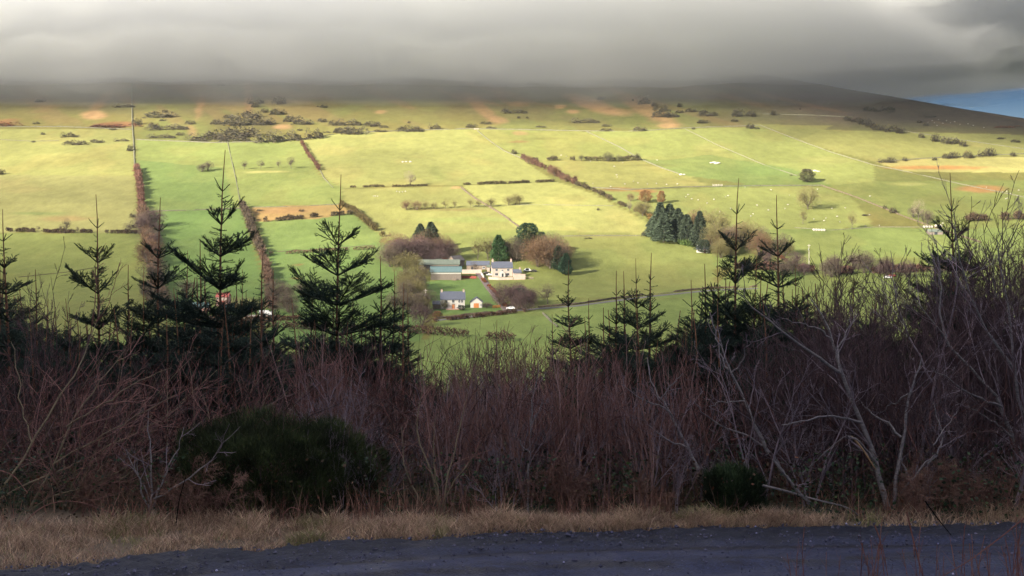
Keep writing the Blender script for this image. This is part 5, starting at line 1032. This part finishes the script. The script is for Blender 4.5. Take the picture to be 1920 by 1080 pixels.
hero('birch_tree', [
 ([(1668, 965), (1655, 915), (1643, 870), (1625, 812), (1600, 752), (1572, 695), (1563, 640), (1548, 600), (1520, 560)], .3, .034, .006),
 ([(1572, 697), (1535, 668), (1490, 640), (1450, 608), (1412, 575), (1375, 545)], -.5, .018, .004),
 ([(1645, 872), (1628, 845), (1601, 819), (1588, 817)], -.3, .016, .008),
 ([(1672, 960), (1680, 900), (1688, 850), (1700, 790), (1704, 738), (1722, 700), (1728, 672)], .4, .024, .006),
 ([(1614, 792), (1580, 782), (1540, 781), (1495, 790), (1465, 797)], -.7, .014, .004),
 ([(1690, 820), (1668, 795), (1640, 780), (1618, 760), (1600, 735)], .3, .013, .004),
 ([(1704, 738), (1670, 760), (1650, 775)], .3, .009, .003), ([(1712, 960), (1706, 905), (1690, 860)], .2, .018, .010),
 ([(1575, 700), (1570, 655), (1590, 620), (1608, 588)], .3, .012, .003), ([(1562, 640), (1540, 618), (1505, 605), (1465, 598)], -.2, .010, .003)],
 14.1, 401, S_BIR, birch, lilac, 'large pale barked birch with several leaning trunks right of centre')
hero('birch_tree', [
 ([(1442, 850), (1430, 830), (1412, 785), (1392, 740), (1365, 690), (1352, 655), (1345, 610)], .3, .022, .004), ([(1365, 692), (1350, 665), (1342, 630), (1335, 590)], .2, .010, .003), ([(1372, 700), (1395, 675), (1402, 640)], -.2, .009, .003),
 ([(1452, 860), (1470, 890), (1500, 925), (1520, 945)], -.2, .02, .016), ([(1428, 835), (1400, 815), (1355, 800), (1320, 780), (1300, 752)], -.4, .012, .003), ([(1396, 752), (1360, 752), (1330, 762)], -.3, .008, .003)],
 14.2, 402, S_BIR, birch, lilac, 'slender pale birch leaning left beside the small dark evergreen')
hero('birch_tree', [
 ([(1950, 950), (1922, 880), (1900, 820), (1878, 760), (1862, 735), (1820, 690), (1780, 650), (1745, 600), (1715, 560)], .4, .028, .005), ([(1878, 762), (1830, 745), (1790, 720), (1745, 690)], -.4, .014, .003), ([(1900, 820), (1860, 790), (1815, 760)], -.2, .012, .003),
 ([(1960, 950), (1945, 850), (1915, 760), (1900, 680), (1895, 600), (1880, 520), (1870, 450)], .4, .024, .005), ([(1900, 690), (1850, 620), (1820, 560), (1800, 480), (1790, 420)], .2, .016, .004), ([(1780, 650), (1760, 580), (1765, 520), (1755, 450)], .3, .012, .003)],
 14.6, 403, S_BIR, birch, lilac, 'many branched grey birch at the right edge of the photograph')
hero('birch_tree', [
 ([(1712, 962), (1722, 880), (1735, 800), (1750, 720), (1770, 650), (1790, 580), (1795, 520), (1790, 430)], .6, .022, .004), ([(1735, 800), (1765, 765), (1795, 730)], -.2, .010, .003), ([(1750, 720), (1715, 650), (1690, 600), (1675, 540), (1670, 470)], .3, .012, .003)],
 15.2, 404, S_BIR, lilac, lilac, 'upright purple birch behind the large pale birch')
hero('birch_tree', [
 ([(1740, 870), (1762, 845), (1768, 825), (1758, 790), (1750, 755)], .2, .011, .004), ([(1690, 925), (1725, 880), (1755, 852)], -.1, .010, .008), ([(1750, 835), (1775, 800), (1795, 770)], .2, .007, .003)], 13.9, 405, S_BIR[:2], birch, lilac, 'thin crooked branch sapling right of the large birch trunks', 'sapling')
hero('birch_tree', [
 ([(286, 975), (284, 930), (282, 880), (280, 820), (278, 770)], .3, .014, .004), ([(282, 962), (268, 925), (258, 890), (240, 855), (235, 840)], -.1, .011, .003), ([(288, 950), (300, 915), (315, 880), (335, 835), (345, 800)], .2, .011, .003), ([(288, 935), (330, 915), (365, 890), (400, 855), (430, 820), (450, 800)], -.6, .009, .003), ([(284, 945), (262, 900), (255, 860)], 0, .008, .003)],
 13.75, 406, S_BIR, birch, lilac, 'small silver birch fanning out left of the gorse bush', 'sapling')
hero('willow_tree', [
 ([(825, 968), (822, 930), (808, 880), (788, 845), (780, 800), (784, 760), (795, 720)], .3, .014, .003), ([(832, 965), (835, 910), (850, 860), (862, 800), (875, 740)], .2, .012, .003), ([(830, 950), (850, 905), (880, 870), (905, 830)], -.2, .010, .003), ([(805, 965), (780, 925), (765, 890), (755, 850), (752, 800)], .2, .010, .003), ([(826, 940), (815, 890), (812, 840), (818, 780)], .1, .009, .003)],
 13.8, 407, S_BIR, olivest, redtw, 'pale multi stemmed willow fan right of the gorse bush')
hero('ash_sapling', [
 ([(990, 975), (991, 900), (993, 840), (994, 780), (1000, 735), (1010, 690)], .2, .012, .004), ([(993, 850), (975, 830), (965, 810)], 0, .006, .002), ([(994, 800), (1010, 770), (1030, 745)], 0, .006, .002)],
 13.9, 408, S_BIR[:2], birch, redtw, 'straight pale stemmed sapling in the middle of the belt', 'sapling')
hero('birch_tree', [
 ([(1310, 880), (1285, 830), (1262, 780), (1235, 745), (1222, 720), (1215, 680)], .3, .018, .004), ([(1262, 782), (1240, 760), (1200, 748), (1165, 720)], -.2, .010, .003), ([(1238, 748), (1262, 720), (1280, 700)], 0, .008, .003), ([(1290, 840), (1250, 825), (1215, 800), (1200, 770), (1205, 745)], -.2, .010, .003)],
 14.1, 409, S_BIR, birch, lilac, 'pale crooked birch stem left of the small dark evergreen')
for sd, ln, lab in ((410, [([(-60, 990), (20, 900), (60, 830), (100, 760), (150, 690), (180, 620), (190, 560)], .6, .014, .003), ([(60, 830), (40, 770), (35, 700), (20, 640)], .2, .008, .003)], 'olive stemmed willow curving up at the left edge'),
                    (411, [([(40, 985), (110, 860), (130, 800), (165, 740), (200, 700), (235, 655)], .5, .014, .003), ([(125, 800), (190, 760), (250, 720), (320, 690)], -.3, .010, .003), ([(100, 870), (170, 830), (240, 790), (330, 740)], -.4, .009, .003)], 'arching willow with long stems sweeping right over the left thicket'),
                    (412, [([(-40, 960), (60, 900), (150, 870), (230, 820), (300, 790), (340, 760)], .4, .011, .003), ([(0, 1000), (90, 930), (160, 915), (230, 880), (280, 850)], .0, .009, .003)], 'low sprawling willow stems in front of the left thicket')):
    hero('willow_tree', ln, 14.0, sd, S_BIR, olivest, redtw, lab)
# arching bramble canes and broken sticks
cane = mat('bramble_cane', (.20, .085, .075), (.30, .14, .12), 8, .7)
for sd, pts, D0, r0, lab, m_ in ((1, [(35, 1000), (60, 960), (100, 940), (140, 938), (180, 950), (215, 965)], 13.4, .005, 'red bramble cane arching low over the verge at the left', cane), (2, [(0, 882), (25, 890), (45, 915), (52, 925)], 13.6, .005, 'orange brown bramble cane at the left edge', cane), (3, [(330, 985), (335, 940), (345, 905), (348, 895)], 13.3, .006, 'pale dead stick upright left of the gorse bush', strawm),
                          (4, [(1596, 818), (1606, 828), (1618, 842), (1634, 868), (1642, 880)], 13.9, .012, 'short torn orange piece of a snapped birch branch', mat('torn_wood', (.26, .15, .08), (.34, .22, .13), 8, .7)), (14, [(1505, 888), (1545, 850), (1582, 818), (1597, 817)], 13.95, .006, 'thin grey broken branch hanging from the snapped birch limb', birch), (5, [(1430, 910), (1480, 922), (1530, 938), (1590, 950), (1612, 968)], 13.7, .012, 'fallen pale branch lying along the bank', birch),
                          (6, [(1450, 862), (1480, 900), (1512, 940)], 13.7, .013, 'leaning pale pole at the foot of the slender birch', birch), (7, [(530, 965), (545, 950), (560, 955), (568, 962)], 13.3, .004, 'small bent bramble cane below the gorse bush', cane), (8, [(1735, 940), (1760, 975), (1785, 1005)], 13.0, .008, 'pale dead stick leaning over the track edge', strawm)):
    P = np.array([at(a, b, D0) for a, b in pts]); u = np.linspace(0, 1, 14); t = np.linspace(0, 1, len(pts)); P = np.stack([np.interp(u, t, P[:, c]) for c in range(3)], 1)
    for _ in range(2): P[1:-1] = .25 * P[:-2] + .5 * P[1:-1] + .25 * P[2:]
    V, f = tubes(P[None], np.linspace(r0, r0 * .5, 14)[None], 6); o = mesh('bramble_cane' if m_ is cane else 'fallen_stick', V, [f], m_, smooth=True); tag(o, lab, 'cane' if m_ is cane else 'stick')
# weeds on the near bank at the lower right
rr_ = np.random.default_rng(88)
weedm = mat('weed_stem', (.13, .050, .045), (.24, .10, .07), 8, .75, objvar=.3)
WP = [woody('weed_stem', st_fan(2, 1.05, .12, .0045, wig=.05), [dict(n=7, t0=.3, t1=.98, ang=.5, len=.22, wig=.1, up=.05, k=4, rf=.6, rmin=.0014)], weedm, weedm, sides=4) for _ in range(4)]
for j in range(34):
    px = 1925 - 560 * rr_.random() ** 2.2 + rr_.uniform(-20, 60); D = rr_.uniform(8.6, 10.2); top = np.interp(px, [1380, 1500, 1700, 1930], [1060, 1000, 960, 930]) + rr_.uniform(-30, 70)
    e = copy_tree(WP[j % 4]) if j >= 4 else WP[j]; x, y, z = foot(px, D); z = max(z, float(H(x, D))); s = (EYE - (top - HZ) * D / F - z) / 1.05; e.location = (x, y, z); e.scale = (s, s, s); e.rotation_euler = (rr_.uniform(-.12, .12), rr_.uniform(-.18, .18), rr_.uniform(0, 6.28)); tag(e, ['short', 'tall', 'bushy', 'leaning'][j % 4] + ' red brown weed stalk, %s from the left before the track' % ordn[min(27, int((px - 1360) / 22) if px > 1360 else 0)], 'weed', 'weed stalks in the lower right corner')
for sd, pts, D0, r0 in ((1, [(1935, 960), (1880, 1005), (1820, 1050), (1760, 1085)], 9.4, .005), (2, [(1640, 985), (1650, 1010), (1655, 1050), (1660, 1100)], 9.6, .005), (3, [(1700, 960), (1712, 1010), (1725, 1060), (1735, 1100)], 9.6, .006)):
    P = np.array([at(a, b, D0) for a, b in pts]); u = np.linspace(0, 1, 12); t = np.linspace(0, 1, len(pts)); P = np.stack([np.interp(u, t, P[:, c]) for c in range(3)], 1)
    V, f = tubes(P[None], np.linspace(r0, r0 * .5, 12)[None], 5); o = mesh('dead_weed', V, [f], weedm, smooth=True); tag(o, ['dark bent stem crossing the lower right corner', 'thin brown stem over the track near the birch', 'brown stem over the track below the birch trunks'][sd - 1], 'weed')

# ---- gorse bush and small evergreen
def leafy_bush(name, px, base_py, D, w, h, n, seed, m, label, cat, spike=(.04, .11), bw=(.004, .009)):
    r = np.random.default_rng(seed); x, y, _ = at(px, base_py, D); z = float(H(x, y)); e = empty(name, (x, y, z))
    th = r.uniform(0, 2 * np.pi, n); cz = r.random(n); ph = np.arccos(cz); lump_ = .70 + .34 * vnoise(th * 2.0, ph * 2.6, seed) + .26 * vnoise(th * 5.2, ph * 6.5, seed + 1); u = (1 - .28 * r.random(n) ** 2) * lump_
    d = np.stack([np.sin(ph) * np.cos(th), np.sin(ph) * np.sin(th), np.cos(ph)], 1); prof_h = np.where(d[:, 2] < .35, 1.0, 1.0)
    sq = np.sin(ph) ** -.28; P = d * u[:, None] * np.array([w / 2, w / 2 * .75, h]); P[:, :2] *= np.minimum(sq, 1.6)[:, None]; P[:, 2] = h * u * np.clip(d[:, 2], 0, 1) ** .72; P[:, 2] = np.maximum(P[:, 2] - .05 * h, .0) + .02
    D_ = d * .6 + r.normal(0, .38, (n, 3)) + [0, 0, .75]; D_ /= np.linalg.norm(D_, axis=1, keepdims=True)
    cl = .35 + 1.4 * vnoise(P[:, 0] * 6 + 20, P[:, 2] * 7 + P[:, 1] * 5, seed + 2) ** 1.3; c = cl[:, None] * r.uniform(.7, 1.4, (n, 1)) * np.ones((1, 3)); yl = r.random(n) < .03; c[yl] *= (1.8, 1.5, .8)
    V, f, cc = blades(P, D_, r.uniform(*spike, n), r.uniform(*bw, n), r, c); mesh('foliage', V, [f], m, e, col=cc)
    k = 46; st = [(poly(r, (r.normal(0, w * .12), r.normal(0, w * .1), -.03), (r.normal(0, .7), r.normal(0, .6), 1), h * r.uniform(.7, 1.0), 6, .12, 0), .012, .004) for _ in range(k)]; V, f = branch_mesh(st, 4); mesh('stems', V, f, darktw, e)
    return tag(e, label, cat)
gorse = mat('gorse_needles', (.024, .034, .012), (.050, .066, .024), 9, .8, attr=True); smallev = mat('dark_evergreen_leaf', (.018, .034, .016), (.042, .066, .028), 9, .7, attr=True)
leafy_bush('gorse_bush', 520, 968, 14.35, 1.98, .84, 64000, 501, gorse, 'large rounded dark green gorse bush beside the track', 'bush')
leafy_bush('evergreen_bush', 1376, 968, 13.9, .58, .42, 16000, 502, smallev, 'small dark evergreen bush at the foot of the thicket', 'bush')
leafy_bush('evergreen_bush', 1063, 880, 15.6, .5, .9, 7000, 503, smallev, 'little dark evergreen almost hidden in the middle belt', 'bush')
# dead bracken beside the gorse
def bracken(px, py, D, w, h, n, seed, label):
    r = np.random.default_rng(seed); b = at(px, py, D); z = float(H(b[0], b[1])); e = empty('dead_bracken', (b[0], b[1], z)); st = [(poly(r, (r.normal(0, w * .25), r.normal(0, w * .2), -.02), (r.normal(0, .5), r.normal(0, .4), 1), h * r.uniform(.6, 1.1), 6, .12, -.05), .004, .0015) for _ in range(n)]
    lv = grow(r, st, [dict(n=14, t0=.3, t1=1, ang=1.0, len=.45, wig=.12, up=-.04, k=4, rf=.6, rmin=.0016), dict(n=16, t0=.1, t1=1, ang=.9, len=.35, wig=.1, up=-.02, k=3, rf=.6, rmin=.0020)]); V, f = branch_mesh(lv[0], 4); mesh('stems', V, f, cane, e); V, f = branch_mesh(lv[1] + lv[2], 3); mesh('fronds', V, f, mat('bracken_frond', (.13, .068, .055), (.20, .115, .09), 6, .9, objvar=.15), e); tag(e, label, 'bracken')
bracken(330, 975, 13.95, .35, .55, 13, 601, 'red brown dead bracken directly left of the gorse bush'); bracken(385, 972, 13.75, .45, .60, 16, 602, 'red brown dead bracken against the gorse bush'); bracken(415, 985, 13.6, .35, .35, 9, 603, 'low dead bracken under the left side of the gorse bush'); bracken(1060, 960, 14.1, .6, .6, 14, 604, 'rusty dead bracken in the middle of the belt'); bracken(150, 975, 14.0, .6, .45, 12, 605, 'dead bracken under the left thicket'); bracken(1760, 985, 14.0, .8, .6, 16, 606, 'dead bracken right of the large birch'); bracken(1850, 985, 13.9, .6, .5, 12, 607, 'dead bracken at the right edge of the verge'); bracken(1230, 975, 14.1, .5, .4, 10, 608, 'dead bracken left of the small evergreen bush')

# ---- young spruces
spb = mat('spruce_bark', (.16, .075, .045), (.26, .13, .08), 14, .85, objvar=.12); spn = mat('spruce_needles', (.017, .034, .027), (.036, .064, .049), 7, .7, attr=True, objvar=.15)
def spruce(seed, Ht=4.2, full=1.0, low=0.0, lean=0.0, ylen=.52, needle_w=.0052):
    r = np.random.default_rng(seed); e = empty('young_spruce'); T = poly(r, (0, 0, -.1), (lean, 0, 1), Ht + .1, 14, .022, .06)
    T = T - (T[-1] * [1, 1, 0]) * np.linspace(0, 1, 14)[:, None] * .6; T[:, 2] *= Ht / T[-1, 2]
    zs = T[:, 2]; tp = lambda z: np.array([np.interp(z, zs, T[:, 0]), np.interp(z, zs, T[:, 1]), z]); tr = lambda z: .005 + .030 * (1 - z / Ht) ** .9
    tw = []; z = Ht - ylen * r.uniform(.85, 1.1); lvl = 0
    while z > low + .15:
        nb = int(r.integers(5, 8)) if lvl else int(r.integers(3, 5)); L0 = min(.22 + .20 * lvl, 1.05 * full) * full; a0 = r.uniform(0, 6.28)
        for b in range(nb):
            a = a0 + b * 2 * np.pi / nb + r.normal(0, .35); L = L0 * r.uniform(.6, 1.25); el = np.interp(lvl, [0, 1, 3, 6, 9], [.60, .52, .36, .16, .02]) + r.normal(0, .14)
            d = (math.cos(a) * math.cos(el), math.sin(a) * math.cos(el), math.sin(el)); P = poly(r, tp(z), d, L, 6, .05, .045 if lvl < 5 else .02); tw.append((P, .008 + .004 * min(lvl, 3), .0035))
            ns = int(L / .040 * np.interp(lvl, [0, 1, 2, 4], [.12, .75, 1, 1])); sv = np.array([-math.sin(a), math.cos(a), 0])
            for k in range(ns):
                t = r.uniform(.12, .96) if lvl else r.uniform(.5, .9); f_ = t * 5; i = min(int(f_), 4); p = P[i] * (1 - f_ + i) + P[i + 1] * (f_ - i); dd = P[i + 1] - P[i]; dd /= np.linalg.norm(dd); sd = 1 if k % 2 else -1
                l = L * .56 * (1.12 - t) * r.uniform(.6, 1.2) + .05; nd = dd * .72 + sv * sd * .62 + np.array([0, 0, .10]) + r.normal(0, .10, 3); tw.append((poly(r, p, nd, l, 4, .06, .03), .0045, .002))
                if l > .16:
                    for q in range(int(l / .07)):
                        t2 = r.uniform(.25, .9); P2 = tw[-1 - q][0] if False else tw[-1][0]; p2 = p + nd / np.linalg.norm(nd) * l * t2; n2 = nd * .6 + dd * .5 * (1 if q % 2 else -1) + r.normal(0, .12, 3); tw.append((poly(r, p2, n2, l * .42 * (1.1 - t2) + .04, 3, .05, .03), .0035, .0015))
        zn = z - ylen * r.uniform(.82, 1.12)
        for q in range(int(r.integers(8, 13) * (1.0 + .25 * min(lvl, 4))) if lvl or r.random() < .4 else 2):    # short shoots between the whorls
            zz_ = r.uniform(max(zn, z - ylen * .62), z - .06); a = r.uniform(0, 6.28); l = r.uniform(.05, .14) + .06 * lvl
            P = poly(r, tp(zz_), (math.cos(a), math.sin(a), r.uniform(0, .35)), l, 3, .05, .03); tw.append((P, .0035, .0015))
        z = zn; lvl += 1
    V0, f0 = tubes(T[None], np.array([tr(q) for q in zs])[None], 7); mesh('trunk', V0, [f0], spb, e, smooth=True)
    Vb, fb = branch_mesh(tw, 4)
    A = []; B = []
    for P, _, _ in tw:
        A.append(P[:-1]); B.append(P[1:])
    A = np.concatenate(A); B = np.concatenate(B); L = np.linalg.norm(B - A, axis=1); cnt = np.maximum(1, (L * 400).astype(int)); i = np.repeat(np.arange(len(A)), cnt); n = len(i)
    dd = (B - A)[i] / (L[i][:, None] + 1e-9); t = r.random(n)[:, None]; P = A[i] * (1 - t) + B[i] * t; rv = r.normal(size=(n, 3)); rv -= dd * (rv * dd).sum(1, keepdims=True); rv /= np.linalg.norm(rv, axis=1, keepdims=True) + 1e-9; D_ = dd * .75 + rv * .75 + [0, 0, .12]; D_ /= np.linalg.norm(D_, axis=1, keepdims=True)
    V, f, c = blades(P, D_, r.uniform(.016, .028, n), np.full(n, needle_w), r, r.uniform(.6, 1.45, (n, 1)) * np.array([[1, 1, 1]]))
    Vj, fj = join([(Vb, fb), (V, [f])]); cj = np.concatenate([np.tile([[1.3, .9, .7]], (len(Vb), 1)), c]); mesh('branches', Vj, fj, spn, e, col=cj)
    return e
SPR = [spruce(701, 4.2), spruce(702, 4.2, .85), spruce(703, 4.2, 1.05), spruce(704, 4.2, .7), spruce(705, 4.2, 1.0), spruce(706, 3.4, .6), spruce(707, 3.4, 1.15, needle_w=.006)]
HTS = [4.2, 4.2, 4.2, 4.2, 4.2, 3.4, 3.4]; sp_used = set()
def put_spruce(i, px, top, D, label, group=None, rot=None, wf=1.0, tilt=0.0):
    e = copy_tree(SPR[i]) if i in sp_used else SPR[i]; sp_used.add(i); x, y, z = foot(px, D); h = EYE - (top - HZ) * D / F - z; s = h / HTS[i]
    e.location = (x, y, z); e.scale = (s * wf, s * wf, s); e.rotation_euler = (0, tilt, (px * .37) % 6.28 if rot is None else rot); tag(e, label, 'spruce', group)
LS = [(0, 417, 281, 18.5, 'tallest young spruce, left of centre, its bare leader reaching highest'), (2, 638, 327, 19.0, 'broad young spruce standing alone left of the farm'), (4, 185, 364, 19.5, 'young spruce with a wide forked whorl near the left edge'), (1, 297, 370, 19.0, 'narrow young spruce between the two taller left ones'), (3, 14, 392, 18.0, 'young spruce cut by the left edge of the photograph'),
      (4, 1382, 334, 18.5, 'left and taller of the twin spruces right of centre'), (1, 1458, 366, 19.5, 'right and slimmer of the twin spruces right of centre'), (0, 1785, 324, 18.0, 'tall spruce behind bare twigs near the right edge'), (2, 1192, 484, 18.0, 'bushy spruce with a knobbed bare leader in front of the road wall'), (3, 1068, 487, 18.5, 'slender spruce leader below the farmhouse pasture'),
      (5, 487, 470, 18.0, 'thin bare pole leader right of the tallest spruce'), (3, 345, 470, 20, 'thin spruce leader just left of the tallest spruce'), (5, 373, 452, 21, 'fine leader close against the tallest spruce'), (5, 236, 497, 20, 'small leader right of the wide forked spruce'), (5, 713, 480, 19, 'leader right of the broad lone spruce'), (3, 737, 506, 19.5, 'second leader right of the broad lone spruce'), (5, 756, 530, 18.5, 'third leader right of the broad lone spruce'), (5, 769, 548, 20, 'shortest of the leaders right of the broad lone spruce'),
      (6, 549, 560, 17.5, 'low spruce with a fan shaped top below the white trailers'), (5, 1152, 508, 18.6, 'left small leader beside the knobbed spruce'), (5, 1216, 474, 19.2, 'thin orange leader right of the knobbed spruce'), (5, 1175, 508, 19, 'small leader just left of the knobbed spruce'), (6, 1292, 525, 18, 'small spruce in the gap left of the twin spruces'), (5, 1327, 495, 19, 'leader touching the left side of the twin spruces'), (5, 1102, 560, 18.5, 'small spruce right of the slender leader'), (5, 928, 600, 18, 'spruce leader rising from the middle of the belt'),
      (5, 1035, 590, 19, 'small leader left of the slender spruce'), (6, 1850, 470, 19, 'dark spruce crown behind the right edge birch'), (6, 1640, 555, 19, 'dark spruce behind the large pale birch'), (5, 72, 505, 19, 'leader right of the edge spruce'), (6, 125, 560, 18.5, 'low dense spruce between the edge spruce and the forked one'), (6, 330, 540, 18, 'low dense spruce under the narrow spruce'), (6, 590, 600, 18.5, 'low spruce left of the broad lone spruce'), (6, 690, 590, 19, 'low spruce right of the broad lone spruce'), (5, 516, 500, 20, 'leader between the tall pole and the broad spruce'), (5, 465, 545, 19, 'short leader right below the tallest spruce'), (6, 250, 590, 17.2, 'dense low spruce crown left of the gorse bush'), (6, 420, 600, 17.0, 'dense low spruce crown below the tallest spruce'), (6, 490, 640, 17.4, 'dense low spruce crown above the gorse bush'), (6, 1350, 560, 17.3, 'dense low spruce crown left under the twin spruces'), (6, 1430, 550, 17.0, 'dense low spruce crown right under the twin spruces'), (6, 1500, 610, 17.6, 'dense low spruce crown behind the birch fork'), (6, 1195, 560, 17.2, 'dense low crown under the knobbed spruce'), (6, 60, 580, 17.2, 'dense low spruce crown at the left edge'), (2, 1345, 470, 18.8, 'full dark spruce pressed against the left twin'), (2, 1418, 480, 18.2, 'full dark spruce filling the gap between the twins'), (2, 1492, 490, 19.3, 'full dark spruce right of the right twin'), (6, 1755, 455, 18.6, 'dense spruce crown left of the tall right spruce'), (6, 1822, 450, 18.4, 'dense spruce crown right of the tall right spruce'), (2, 270, 500, 18.6, 'full dark spruce between forked and narrow spruces'), (2, 455, 505, 18.9, 'full dark spruce right below the tallest one'), (6, 1545, 560, 19.5, 'dark spruce behind twigs right of the twin spruces')]
for i, px, top, D, lab in LS: put_spruce(i, px, top, D, lab, wf=.86 if i in (0, 2, 4) else 1.0)
q = np.random.default_rng(91); DEN = ([-300, 0, 60, 150, 230, 330, 420, 520, 600, 700, 790, 850, 950, 1040, 1130, 1260, 1330, 1420, 1520, 1700, 1850, 2200], [470, 480, 540, 570, 550, 510, 520, 565, 555, 555, 640, 680, 670, 610, 575, 590, 500, 480, 530, 510, 470, 470])
for j in range(160):
    D = q.uniform(17.2, 22) if j % 2 else q.uniform(20, 37); px = q.uniform(-300, 2240) if j % 3 else float(q.choice([250, 420, 1350, 1440, 60, 640, 1195, 1560])) + q.normal(0, 60); top = float(np.interp(px, *DEN)) + abs(q.normal(10, 32)) + (0 if D > 22 else 22)
    i = int(q.choice([2, 4, 6, 6])); put_spruce(i, px, top, D, lab_at('dark packed young spruce,', px, D), 'spruces packed behind the thicket', wf=1.35, rot=q.uniform(0, 6.28))
# ------------------------------------------------------------------ haze between here and the fell
V, f = box(-5990, 5990, -390, 8990, -80, 240)
hz = mesh('haze', V, [f], volmat('haze_air', .00003, (.80, .88, 1.0))); tag(hz, 'thin damp air in the valley', kind='stuff')
